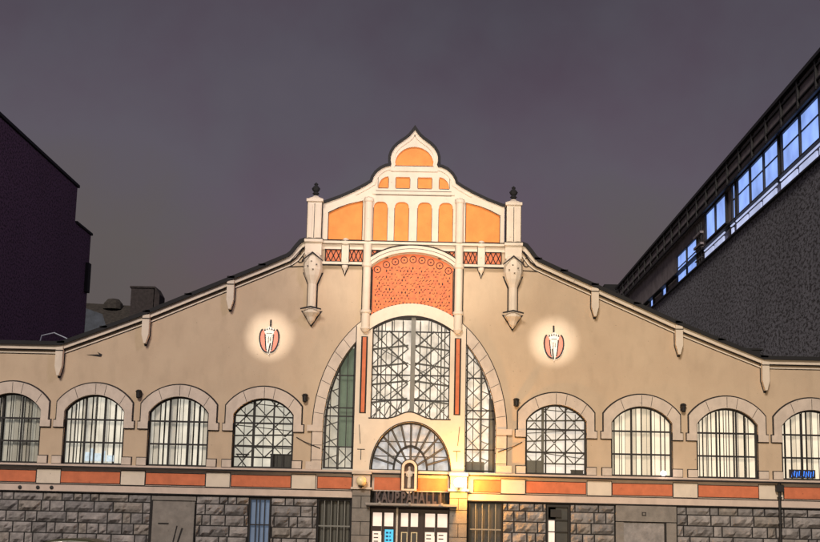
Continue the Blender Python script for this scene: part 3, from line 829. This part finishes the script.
# blocked opening on the left, lintel and infill on the right
b = MB(); b.box(-12.0, -9.98, -.05, .2, .12, 2.44, 0); b.box(-12.04, -9.96, -.12, .2, 2.47, 2.66, 0); b.box(-12.12, -12.0, -.10, .2, .12, 2.68, 1); b.box(-10.02, -9.98, -.06, -.05, .1, 2.4, 1)
b.box(-11.7, -11.2, -.06, -.049, 1.35, 1.42, 1); b.bar((-11.0, .3), (-10.8, 1.3), .06, -.065, -.05, 1); b.bar((-10.8, .3), (-10.55, 1.2), .08, -.065, -.05, 1)
b.build('blocked_doorway', [smooth_granite, dark], hall)
b = MB(); b.box(9.74, 12.56, -.14, .2, 1.98, 2.70, 0)
b.box(9.74, 10.1, -.10, .2, .12, 1.94, 0); b.box(12.1, 12.56, -.10, .2, .12, 1.94, 0); b.box(10.1, 12.0, -.02, .2, .12, 1.93, 1); b.box(12.0, 12.1, -.1, .2, .12, 1.95, 2)
b.box(10.95, 11.15, -.16, -.14, 2.25, 2.42, 2); b.box(10.99, 11.11, -.165, -.158, 2.29, 2.38, 0)
b.build('stone_lintel', [smooth_granite, granite, dark], hall)

# ground-floor windows
def grid_window(x0, x1, z1, lit):
    w = MB(); w.plate([[(x0, .12), (x1, .12), (x1, z1), (x0, z1)], [(x0 + .05, .17), (x1 - .05, .17), (x1 - .05, z1 - .05), (x0 + .05, z1 - .05)]], -.04, .12, 1)
    n = 5
    for k in range(1, n): x = x0 + (x1 - x0) * k / n; w.box(x - .02, x + .02, .0, .04, .15, z1 - .04, 0)
    w.box(x0, x1, -.01, .03, 1.42, 1.48, 0)
    f = w.build('basement_window', [greybar, dark], hall)
    p = MB(); p.box(x0, x1, .06, .065, .12, z1); p.build('pane', glass, f)
    p = MB(); p.box(x0, x1, .28, .29, .12, z1)
    for k in range(5): xx = x0 + .15 + k * .3; p.box(xx, xx + .12, .22, .27, .12, z1 - .1, 1)
    p.build('shutter', lit, f)
grid_window(-4.22, -2.64, 2.68, [hall_dark, mat('shutter_grey', (.09, .09, .08))])
grid_window(2.88, 4.44, 2.70, [hall_dark, mat('shutter_dark', (.03, .03, .035))])
w = MB(); w.plate([[(-7.44, .12), (-6.44, .12), (-6.44, 2.64), (-7.44, 2.64)], [(-7.38, .17), (-6.50, .17), (-6.50, 2.58), (-7.38, 2.58)]], -.04, .12, 0)
for x in (-7.12, -6.95, -6.72): w.box(x - .025, x + .025, .0, .05, .15, 2.6, 0)
w.box(-7.4, -6.5, -.01, .04, 1.40, 1.46, 0)
f = w.build('basement_window', blackm, hall); p = MB(); p.box(-7.42, -6.46, .14, .15, .12, 2.62); p.build('blue_lit_shutter', blue_lit, f)
f['label'] = 'narrow basement window glowing blue'
w = MB(); w.plate([[(6.52, .12), (7.6, .12), (7.6, 2.66), (6.52, 2.66)], [(6.6, .17), (7.52, .17), (7.52, 2.56), (6.6, 2.56)]], -.04, .12, 0)
w.box(6.9, 6.95, .0, .05, .15, 1.95, 0); w.box(6.6, 7.5, -.01, .05, 1.94, 2.0, 0); w.box(6.6, 7.5, -.01, .04, 1.4, 1.45, 0)
w.box(6.7, 7.2, -.06, .05, 2.1, 2.45, 0)
f = w.build('side_door', blackm, hall); p = MB(); p.box(6.6, 6.9, .07, .08, .14, 1.95, 0); p.box(6.95, 7.5, .07, .08, .14, 2.56, 1); p.build('pane', [door_lit, steel], f)

# entrance -----------------------------------------------------------------------------
for s, x0, x1 in ((-1, -2.60, -1.76), (1, 1.97, 2.77)):
    b = MB()
    z = .12; k = 0
    for h in (.5, .45, .62, .62, .55, .5):
        z1 = min(z + h, 3.16)
        if k % 2: b.box(x0, x1, -.34, .2, z + .015, z1 - .015, 0)
        else:
            mid = (x0 + x1) / 2; b.box(x0, mid - .015, -.34, .2, z + .015, z1 - .015, 0); b.box(mid + .015, x1, -.34, .2, z + .015, z1 - .015, 0)
        z = z1; k += 1
    b.box(x0 + .01, x1 - .01, -.31, .2, .12, 3.9, 1)
    b.box(x0 - .08, x1 + .08, -.44, .2, 3.18, 3.28, 2)
    b.box(x0 + .02, x1 - .02, -.33, .2, 3.28, 3.86, 2)
    b.box(x0 - .04, x1 + .04, -.42, .2, 3.87, 4.04, 2); b.box(x0 - .05, x1 + .05, -.43, .2, 3.86, 3.885, 1)
    b.build('pilaster', [smooth_granite, dark, stone_trim], hall)
b = MB(); b.box(-1.95, 2.3, -.72, -.34, 2.44, 2.54, 0); b.box(-1.95, 2.3, -.76, -.72, 2.47, 2.57, 0); b.box(-1.74, 1.95, -.6, .1, 2.38, 2.44, 1)
for x in (-1.3, .1, 1.6): b.box(x - .05, x + .05, -.8, -.76, 2.5, 2.62, 0)
b.build('canopy_rail', [mat('canopy_grey', (.30, .27, .25), .6, var=.2), dark], hall)
def make_door(x0, x1, middle):
    w = MB(); pw = (x1 - x0)
    xm = (x0 + x1) / 2
    panes = [(x0 + .10, xm - .06), (xm + .06, x1 - .10)]
    hl = []
    for a, c in panes: hl += [[(a, 1.50), (c, 1.50), (c, 2.12), (a, 2.12)], [(a, .45), (c, .45), (c, 1.27), (a, 1.27)]]
    w.plate([[(x0, .12), (x1, .12), (x1, 2.38), (x0, 2.38)]] + hl, .02, .10)
    w.box(xm - .01, xm + .01, .005, .02, .14, 2.36)
    d = w.build('door', wood, hall)
    for a, c in panes:
        p = MB(); p.box(a - .01, c + .01, .06, .07, 1.49, 2.13); p.build('pane', door_lit, d)
        p = MB()
        if middle:
            p.box(a - .01, c + .01, .06, .07, .44, 1.28, 0)
            p.plate([[(a + .02, .47), (c - .02, .47), (c - .02, 1.25), (a + .02, 1.25)], [(a + .06, .5), (c - .06, .5), (c - .06, 1.21), (a + .06, 1.21)]], .05, .059, 1)
            p.build('pane', [lead_glass, lamp_off], d)
        else:
            p.box(a - .01, c + .01, .06, .07, .44, 1.28, 0)
            for q in range(4): zz = .6 + q * .17; p.box(a + .06, a + .06 + (c - a) * .5, .05, .058, zz, zz + .05, 1)
            p.build('pane', [door_lit, wood], d)
    h = MB(); h.tube([(xm - .06, -.04, 1.1), (xm - .06, -.04, 1.5)], .02); h.build('handle', greybar, d)
make_door(-1.72, -.56, False); make_door(-.40, .60, True); make_door(.74, 1.97, False)
b = MB(); b.box(-.53, -.44, -.06, .1, .12, 2.38, 0); b.box(.60, .74, -.04, .1, .12, 2.38, 1); b.box(-.56, -.53, 0, .1, .12, 2.38, 1); b.box(-.44, -.40, 0, .1, .12, 2.38, 1)
b.build('door_post', [pale, wood], hall)
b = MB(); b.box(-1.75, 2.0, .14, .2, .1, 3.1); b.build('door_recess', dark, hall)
# niche hood over the door
nc = .05
b = MB()
o = [(nc + .36, 3.24)] + arc(nc, 4.22, .36, .36, 0, 180, 16) + [(nc - .36, 3.24)]
i = [(nc + .24, 3.24)] + arc(nc, 4.22, .24, .24, 0, 180, 16) + [(nc - .24, 3.24)]
b.plate([o + i[::-1]], -.46, -.06, 0)
b.plate([[(nc + (x - nc) * 1.13, 4.0 + (z - 4.0) * 1.08 if z > 4 else z) for x, z in o] + o[::-1]], -.44, -.06, 1)
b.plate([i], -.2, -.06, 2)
b.box(nc - .36, nc + .36, -.48, -.06, 3.16, 3.24, 0)
b.plate([[(nc - .2, 3.16), (nc + .2, 3.16), (nc, 2.98)]], -.4, -.06, 0)
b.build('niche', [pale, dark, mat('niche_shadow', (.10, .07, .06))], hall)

# roof, downpipes, vents
b = MB()
ys = (.9, 38)
def roofz(x): 
    x = abs(x)
    return 9.3 if x > 16.8 else (9.3 + (16.8 - x) * .408 if x > 6 else 13.7)
rp = [(-21.9, 9.3), (-16.8, 9.3), (-6, 13.7), (6, 13.7), (16.8, 9.3), (21.9, 9.3), (21.9, 9.18), (5.2, 9.18), (5.0, 12.6), (-5.0, 12.6), (-5.2, 9.18), (-21.9, 9.18)]
b.plate([rp], .9, 38, 0)
b.build('roof', roofm, hall)
b = MB(); b.box(-21.9, 21.9, 4.8, 38, 0, 8.99); b.build('rear_wall', stucco, hall)
b = MB(); b.box(-4.9, 4.9, .35, .8, 13.8, 15.3); b.build('gable_back', leadm, hall)
b = MB()
b.tube([(17.38, -.16, .1), (17.38, -.16, 3.85), (17.38, -.16, 4.0)], .075); b.box(17.2, 17.56, -.3, -.06, 3.5, 3.8)
for z in (.8, 2.0, 3.2): b.box(17.28, 17.48, -.25, -.06, z, z + .06)
b.build('downpipe', blackm, hall)
b = MB(); b.box(15.9, 16.9, .9, 1.8, 9.6, 10.28); b.box(15.75, 17.05, .85, 1.9, 10.28, 10.36); b.build('roof_vent', leadm, hall)
b = MB()
b.tube([(-18.3, 1.2, 9.8), (-18.2, 1.2, 10.3), (-17.6, 1.2, 10.45), (-17.0, 1.2, 10.2), (-16.6, 1.2, 9.95)], .035)
b.tube([(-21.5, 1.3, 10.0), (-18.2, 1.3, 10.02), (-16.9, 1.3, 9.98)], .03)
for x in (-20.5, -19, -17.6): b.tube([(x, 1.3, 9.3), (x, 1.3, 10.0)], .025)
b.build('roof_rail', mat('galvanised', (.25, .27, .33), .4, metal=.4), hall)
for s in (-1, 1):
    b = MB(); b.tube([(s * 5.35, -.03, 5.55), (s * 5.0, -.05, 5.36), (s * 4.6, -.15, 5.2), (s * 4.2, -.16, 5.05)], .022, 6)
    b.build('cable', blackm, hall)
for x, z in ((-16.55, 2.93), (-15.9, 2.94), (-17.4, 2.92)):
    b = MB(); b.lathe(0, 0, [(.0, -.03), (.09, -.02), (.09, .02), (0, .03)], 10)
    o = b.build('vent_cap', blackm, hall); o.rotation_euler = (PI / 2, 0, 0); o.location = (x - .9, -.18, z)
b = MB(); b.plate([[(-15.6, 9.27), (-14.9, 9.18), (-14.85, 9.3), (-15.1, 9.42), (-15.0, 9.3)]], -.02, -.001); b.build('wall_patch', dark, hall)

# ================================================================== things on and round the hall
def wall_lamp(x, z, label):
    t = tag(empty('wall_lamp', (x, -.001, z)), label, 'wall lamp', 'small black lamps between the window arches')
    b = MB(); b.box(-.12, .12, -.04, 0, -.16, .12); b.build('back_plate', blackm, t)
    b = MB(); b.lathe(0, -.16, [(.07, -.22), (.11, -.16), (.13, .08), (.17, .1), (.1, .18), (.0, .2)], 10); b.build('lamp_body', blackm, t)
wall_lamp(-12.95, 7.44, 'small black wall lamp between the second and third windows left of the arch')
wall_lamp(-5.0, 7.42, 'small black wall lamp just left of the great central arch')
wall_lamp(5.05, 7.42, 'small black wall lamp just right of the great central arch')
wall_lamp(12.95, 7.34, 'small black wall lamp between the second and third windows right of the arch')
def globe_lamp(x, z, m_, label, on):
    t = tag(empty('globe_lamp', (x, -.34, z)), label, 'lamp')
    b = MB(); b.lathe(0, -.28, [(r, h) for r, h in [(.24 * math.sin(PI * k / 12) + .001, -.24 * math.cos(PI * k / 12)) for k in range(13)]], 20); b.build('globe', m_, t, smooth=True)
    b = MB(); b.tube([(0, 0, -.28), (0, -.28, -.3), (0, -.28, -.22)], .035); b.lathe(0, -.28, [(.12, -.25), (.14, -.21), (.0, -.2)], 12); b.build('lamp_arm', blackm, t)
    if on:
        d = bpy.data.lights.new('lamp_glow', 'POINT'); d.energy = 1250; d.color = (1, .43, .07); d.shadow_soft_size = .24
        o = bpy.data.objects.new('lamp_glow', d); COL.objects.link(o); o.parent = t; o.location = (.05, -.62, .0)
globe_lamp(-2.18, 3.55, lamp_off, 'unlit round globe lamp on the left door pillar', False)
globe_lamp(2.38, 3.58, lamp_on, 'glowing yellow globe lamp on the right door pillar', True)
t = tag(empty('ledge_lamp', (11.95, -.2, 4.05)), 'tiny glaring white lamp on the sill of the second window right of the arch', 'lamp')
b = MB(); b.box(-.12, .12, -.06, .06, 0, .06); b.build('lamp_foot', blackm, t)
b = MB(); b.lathe(0, -.08, [(.02, .05), (.12, .1), (.14, .18), (.1, .27), (.0, .3)], 12); b.build('lamp_head', lamp_small, t)
d = bpy.data.lights.new('lamp_glow', 'POINT'); d.energy = 8; d.color = (1, .8, .75); d.shadow_soft_size = .12
o = bpy.data.objects.new('lamp_glow', d); COL.objects.link(o); o.parent = t; o.location = (0, -.3, .25)

# shop sign in free-standing letters
t = tag(empty('shop_sign', (.08, -.55, 2.56)), 'row of dark upright letters spelling KAUPPAHALLI over the door canopy', 'sign')
b = MB(); b.box(-1.55, 1.55, .12, .16, .0, .42); b.build('backing', signback, t)
b = MB()
for k in range(12): x = -1.62 + k * .295; b.box(x - .012, x + .012, .05, .11, -.02, .5)
b.box(-1.64, 1.64, .06, .10, -.02, .02)
b.build('rack', blackm, t)
word = 'KAUPPAHALLI'
fnt = bpy.data.curves.new('tmpfont', 'FONT')
for k, ch in enumerate(word):
    c = bpy.data.curves.new('letter', 'FONT'); c.body = ch; c.size = .62; c.extrude = .03; c.align_x = 'CENTER'; c.offset = .022
    tmp = bpy.data.objects.new('tmp', c); COL.objects.link(tmp)
    bpy.context.view_layer.update()
    me = bpy.data.meshes.new_from_object(tmp.evaluated_get(bpy.context.evaluated_depsgraph_get()))
    bpy.data.objects.remove(tmp)
    me.transform(Matrix.Rotation(PI / 2, 4, 'X')); me.materials.clear(); me.materials.append(inkm)
    o = bpy.data.objects.new('letter', me); COL.objects.link(o); o.parent = t
    o.location = (-1.45 + k * .29, 0, .04); o.scale = (.66, 1, 1.16)
bpy.data.curves.remove(fnt)

# niche figure
def statue():
    me = bpy.data.meshes.new('statue')
    P = [((0, 0, .0), .12), ((0, 0, .25), .11), ((0, -.01, .5), .10), ((0, -.01, .68), .12), ((0, -.01, .78), .045), ((0, -.02, .87), .075), ((0, -.02, .95), .05),
         ((-.13, -.01, .70), .045), ((-.16, -.06, .55), .04), ((-.06, -.13, .50), .03), ((.13, -.01, .70), .045), ((.16, -.06, .55), .04), ((.06, -.13, .52), .03)]
    E = [(0, 1), (1, 2), (2, 3), (3, 4), (4, 5), (5, 6), (3, 7), (7, 8), (8, 9), (3, 10), (10, 11), (11, 12)]
    me.from_pydata([p for p, r in P], E, [])
    o = bpy.data.objects.new('statue', me); COL.objects.link(o)
    md = o.modifiers.new('skin', 'SKIN')
    for v, (p, r) in zip(me.skin_vertices[0].data, P): v.radius = (r, r * .8)
    me.skin_vertices[0].data[0].use_root = True
    sb = o.modifiers.new('sub', 'SUBSURF'); sb.levels = 2; sb.render_levels = 2
    me.materials.append(pale)
    return o
st = statue(); st.location = (.05, -.30, 3.25); st.scale = (.85, 1, 1.1)
tag(st, 'small pale carved figure standing in the arched niche over the entrance', 'statue')

# neon sign in the far right window, screen in the door
t = tag(empty('neon_sign', (18.6, .30, 4.2)), 'small blue neon sign low in the rightmost window', 'sign')
b = MB(); rr = random.Random(2)
for k in range(5):
    x = -.5 + k * .22
    b.tube([(x, 0, .0), (x + .03, 0, .26), (x + .12, 0, .05), (x + .15, 0, .30)], .022, 6)
b.build('neon_tube', neon_blue, t)
b = MB(); b.box(-.62, .62, .03, .05, -.04, .36); b.build('backing', signback, t)
t = tag(empty('door_screen', (-.84, -.02, .3)), 'glowing cyan screen in the left entrance door', 'screen')
b = MB(); b.box(-.20, .20, -.02, .01, .1, 1.05, 0); b.build('display', cyan_lit, t)
b = MB()
for k in range(5):
    z = .18 + k * .17; b.box(-.15, -.03, -.026, -.021, z, z + .09); b.box(.02, .02 + .05 + .02 * (k % 3), -.026, -.021, z, z + .09)
b.build('printed_marks', mat('screen_mark', (.02, .10, .25)), t)
b = MB(); b.plate([[(-.23, .06), (.23, .06), (.23, 1.09), (-.23, 1.09)], [(-.2, .1), (.2, .1), (.2, 1.05), (-.2, 1.05)]], -.025, .01); b.build('frame', blackm, t)

# goods standing inside the windows
def cabinet(x, y, z, w, h, label, m_):
    t = tag(empty('cabinet', (x, y, z)), label, 'cabinet')
    b = MB(); b.box(-w / 2, w / 2, 0, .3, 0, h); b.box(-w / 2 - .03, w / 2 + .03, -.02, .32, h, h + .04); b.build('carcass', m_, t)
    b = MB(); n = max(2, int(w / .3))
    for k in range(n): b.box(-w / 2 + w * k / n + .02, -w / 2 + w * (k + 1) / n - .02, -.02, 0, .05, h - .04)
    b.build('door_panel', steel, t)
cabinet(-6.1, .45, 4.06, 1.0, .66, 'dark cabinet inside the first arched window left of the arch, lower right corner', blackm)
cabinet(5.95, .45, 4.06, .75, .62, 'grey cabinet inside the first arched window right of the arch, lower left corner', steel)
t = tag(empty('crate', (8.0, .42, 4.06)), 'small dark crate inside the first arched window right of the arch, lower right corner', 'crate')
b = MB(); b.box(-.28, .28, 0, .3, 0, .22); b.build('crate_body', blackm, t)
b = MB(); b.box(-.3, .3, -.02, .32, .22, .26); b.build('rim', steel, t)
t = tag(empty('stool', (-7.95, .42, 4.06)), 'thin dark folding stool seen in the first arched window left of the arch', 'stool')
b = MB(); b.bar((-.25, 0), (.25, .62), .05, 0, .04); b.bar((.25, 0), (-.25, .62), .05, .05, .09); b.build('leg', blackm, t)
b = MB(); b.box(-.3, .3, -.05, .25, .62, .67); b.build('seat', blackm, t)

# ================================================================== neighbouring buildings
# plum brick block behind on the left: its flank runs back from the hall
lb = tag(empty('brick_block', (-22.5, 4, 0)), 'tall dark plum brick building with stepped flank behind the left wing', 'building')
lb_inv = Matrix.Translation(-lb.location)
b = MB(); b.box(-14, 0, .0, 17, 0, 22.6); o = b.build('wall', dark_brick, lb)
b = MB(); b.box(-14, 0, 17.001, 21.1, 0, 20.25); b.build('wing_wall', dark_brick, lb)
b = MB(); b.box(-14.2, .12, -.1, 17.15, 22.6, 22.78); b.box(-14.2, .1, 17.2, 21.25, 20.25, 20.4); b.build('roof_edge', leadm, lb)
b = MB(); b.box(-.3, .22, 20.2, 20.9, 16.2, 18.2); b.build('vent_box', leadm, lb)
# tiled house with chimney
th = tag(empty('tiled_house', (-25, 45, 0)), 'low tiled house roof with a square dark chimney showing between brick block and hall', 'house')
b = MB(); b.box(-5, 6.0, 2, 12, 0, 16.2); b.build('wall', bluish, th)
b = MB(); b.add([(-5.2, 1.8, 15.9), (6, 1.8, 15.9), (5.4, 7, 19.2), (-5.0, 7, 19.6), (-5.2, 12.2, 15.9), (6, 12.2, 15.9)], [(0, 1, 2, 3), (3, 2, 5, 4), (0, 3, 4), (1, 5, 2)], 0)
rf = b.build('roof', tile, th)
b = MB(); b.box(.85, 2.75, 0, 2.2, 14, 19.9); b.box(.75, 2.85, -.1, 2.3, 19.9, 20.05); b.add([(2.85, -.1, 20.05), (3.25, 0, 19.4), (3.25, 2.2, 19.4), (2.85, 2.3, 20.05), (2.75, 0, 14), (3.25, 0, 14), (2.75, 2.2, 14), (3.25, 2.2, 14)], [(0, 1, 2, 3), (0, 1, 5, 4), (3, 2, 7, 6), (1, 2, 7, 5)])
b.build('chimney', soot, rf)
b = MB(); b.add([(-4.2, 1.6, 15.6), (-1.0, 1.6, 15.6), (-1.9, 1.9, 17.9), (-3.4, 1.9, 18.4)], [(0, 1, 2, 3)]); b.build('dormer', bluish, th)
b = MB(); b.lathe(-2.2, 6.6, [(.9, 19.0), (.85, 19.5), (.5, 19.9), (.0, 20.0)], 12); b.build('roof_cowl', tile, th)

# long office block on the right
X0 = 24.5
rb = tag(empty('office_block', (X0, 0, 0)), 'long dark grey block with a blue lit window band running back behind the right wing', 'building')
b = MB()
b.box(0, 16, 2, 102, 0, 23.85, 0)
b.build('wall', dark_wall, rb)
b = MB(); b.box(.35, 16, 2, 102, 23.85, 28.3); b.build('upper_wall', truss_back, rb)
b = MB(); b.box(.0, 16, 2, 102.3, 28.3, 30.2, 0); b.build('attic', truss_back, rb)
b = MB(); b.box(-.3, .3, 2, 102.4, 30.2, 30.45)
b.box(-.16, -.02, 2, 102.4, 29.75, 29.88); b.box(-.16, -.02, 2, 102.4, 28.85, 28.95); b.box(-.16, 0, 2, 102.4, 28.2, 28.42)
y = 3
while y < 102:
    b.box(-.2, -.02, y, y + .22, 28.3, 30.2); y += 4.05
b.build('roof_railing', truss_m, rb)
b = MB(); b.box(-.22, .3, 2, 102, 23.85, 23.98); b.box(-.18, .3, 2, 102, 25.02, 25.12); b.build('ledge', truss_m, rb)
def office_window(y0, y1, z0, z1, nm, strips=True):
    w = MB(); st_ = (y1 - y0) / nm
    for k in range(nm + 1):
        y = y0 + st_ * k; w.box(.12, .34, y - .10, y + .10, z0, z1)
    w.box(.12, .34, y0 - .1, y1 + .1, z0 - .1, z0 + .04); w.box(.12, .34, y0 - .1, y1 + .1, z1 - .04, z1 + .1)
    if z1 - z0 > 2.5 : w.box(.2, .34, y0, y1, z1 - 1.2, z1 - 1.12)
    f = w.build('window', truss_m, rb)
    p = MB(); p.box(.28, .34, y0, y1, z0, z1); p.build('pane', off_lit, f)
    if strips:
        p = MB(); y = y0
        for k in range(nm):
            a = y0 + st_ * k + .3; p.box(.0, .12, a, a + st_ - .6, 24.08, 24.62)
        p.build('light_strip', off_strip, f)
        p = MB(); p.box(.0, .1, y0, y1, 24.84, 24.93); p.build('sill', off_strip, f)
office_window(2.5, 24.6, 25.3, 28.15, 5)
office_window(25.4, 37.6, 25.3, 28.15, 3)
office_window(38.2, 39.4, 25.3, 28.15, 1)
office_window(41.6, 49.5, 25.7, 28.1, 2)
office_window(53.3, 62.8, 24.25, 26.9, 2, False)
office_window(68.6, 71.0, 23.95, 25.3, 1, False)
office_window(76.5, 78.5, 23.95, 25.2, 1, False)
b = MB()    # iron stair and braces between the bays
for k in range(2): b.box(-.1, .1, 50.2, 53.0, 24.5 + k * .9, 24.56 + k * .9, 0)
for k in range(3): b.box(-.08, 0, 50.2 + k * .9, 50.5 + k * .9, 23.95, 27.6, 1)
b.box(-.2, .1, 50, 53, 25.6, 25.8, 0); b.box(-.2, .1, 50, 53, 26.6, 26.8, 0)
b.build('iron_stair', [truss_back, truss_m], rb)
fb = tag(empty('far_house', (24.3, 104, 0)), 'small dark flat roof far behind, left of the office block end', 'building')
b = MB(); b.box(-1.8, 10, 0, 10, 0, 30.2); b.build('wall', dark_wall, fb)
b = MB(); b.box(-1.2, 10, -.1, 10, 30.2, 31.2); b.build('roof_box', leadm, fb)

# ================================================================== parked car
def make_car(loc):
    t = tag(empty('parked_car', loc), 'dark parked car at the lower left, only its rounded roof in frame', 'car')
    paint = mat('car_paint', (.07, .07, .04), .45); tyre = mat('tyre', (.015, .015, .015)); rim = mat('rim', (.4, .4, .4), .3, metal=.8)
    cg = mat('car_glass', (.01, .012, .015), .05)
    side = [(-2.05, .32), (-2.08, .62), (-1.95, .86), (-1.15, .93), (-.62, 1.26), (-.35, 1.335), (.1, 1.36), (.55, 1.34), (.9, 1.25), (1.5, .96), (1.95, .9), (2.06, .62), (2.03, .32)]
    full = side[:]
    for cx in (1.3, -1.28):
        full += [(cx + .36 * math.cos(math.radians(a)), .32 + .36 * math.sin(math.radians(a))) for a in range(0, 181, 20)]
    def loft(pts, ws):
        b = MB(); n = len(pts); b_v = []
        for w in (-1, -.86, .86, 1):
            for (x, z), ww in zip(pts, ws):
                zz = z - (.05 if abs(w) == 1 and z > 1.0 else 0)
                b_v.append((x, w * ww, zz))
        fs = []
        for r in range(3):
            for i in range(n): fs.append((r * n + i, r * n + (i + 1) % n, (r + 1) * n + (i + 1) % n, (r + 1) * n + i))
        tr = tessellate_polygon([[Vector((x, z, 0)) for x, z in pts]])
        b.add(b_v, fs + [tuple(q) for q in tr] + [tuple(3 * n + k for k in q) for q in tr]); return b
    ws = [.86 if z < 1 else .72 - (z - 1) * .3 for x, z in full]
    body = loft(full, ws).build('body', paint, t)
    for s in (-1, 1):
        b = MB(); b.add([(-1.02, s * .80, .95), (-.55, s * .70, 1.23), (-.1, s * .67, 1.28), (-.1, s * .80, .95)], [(0, 1, 2, 3)]); b.add([(0, s * .80, .95), (0, s * .67, 1.28), (.62, s * .68, 1.26), (1.2, s * .80, .98)], [(0, 1, 2, 3)])
        b.build('side_window', cg, t)
        for x in (-1.28, 1.3):
            w = MB(); w.lathe(0, 0, [(.18, -.10), (.30, -.10), (.32, -.06), (.32, .06), (.30, .10), (.18, .10)], 24)
            wo_ = w.build('wheel', tyre, t); wo_.rotation_euler = (PI / 2, 0, 0); wo_.location = (x, s * .76, .32)
            r_ = MB(); r_.lathe(0, 0, [(.0, -.09), (.19, -.105), (.19, .105), (.0, .09)], 12); r_.build('rim', rim, wo_)
        b = MB(); b.box(1.9, 2.06, s * .66 - .14, s * .66 + .14, .62, .74); b.build('headlight', lamp_off, t)
        b = MB(); b.box(-2.08, -1.98, s * .68 - .12, s * .68 + .12, .68, .8); b.build('tail_light', redlobe, t)
        b = MB(); b.box(-.75, -.6, s * .92 - .06, s * .92 + .06, .92, 1.03); b.build('mirror', paint, t)
    b = MB(); b.add([(-1.13, -.66, .955), (-1.13, .66, .955), (-.64, .6, 1.27), (-.64, -.6, 1.27)], [(0, 1, 2, 3)]); b.build('windscreen', cg, t)
    for s in (-1, 1):
        pass
    return t
car = make_car((-8.75, -26.0, 0))
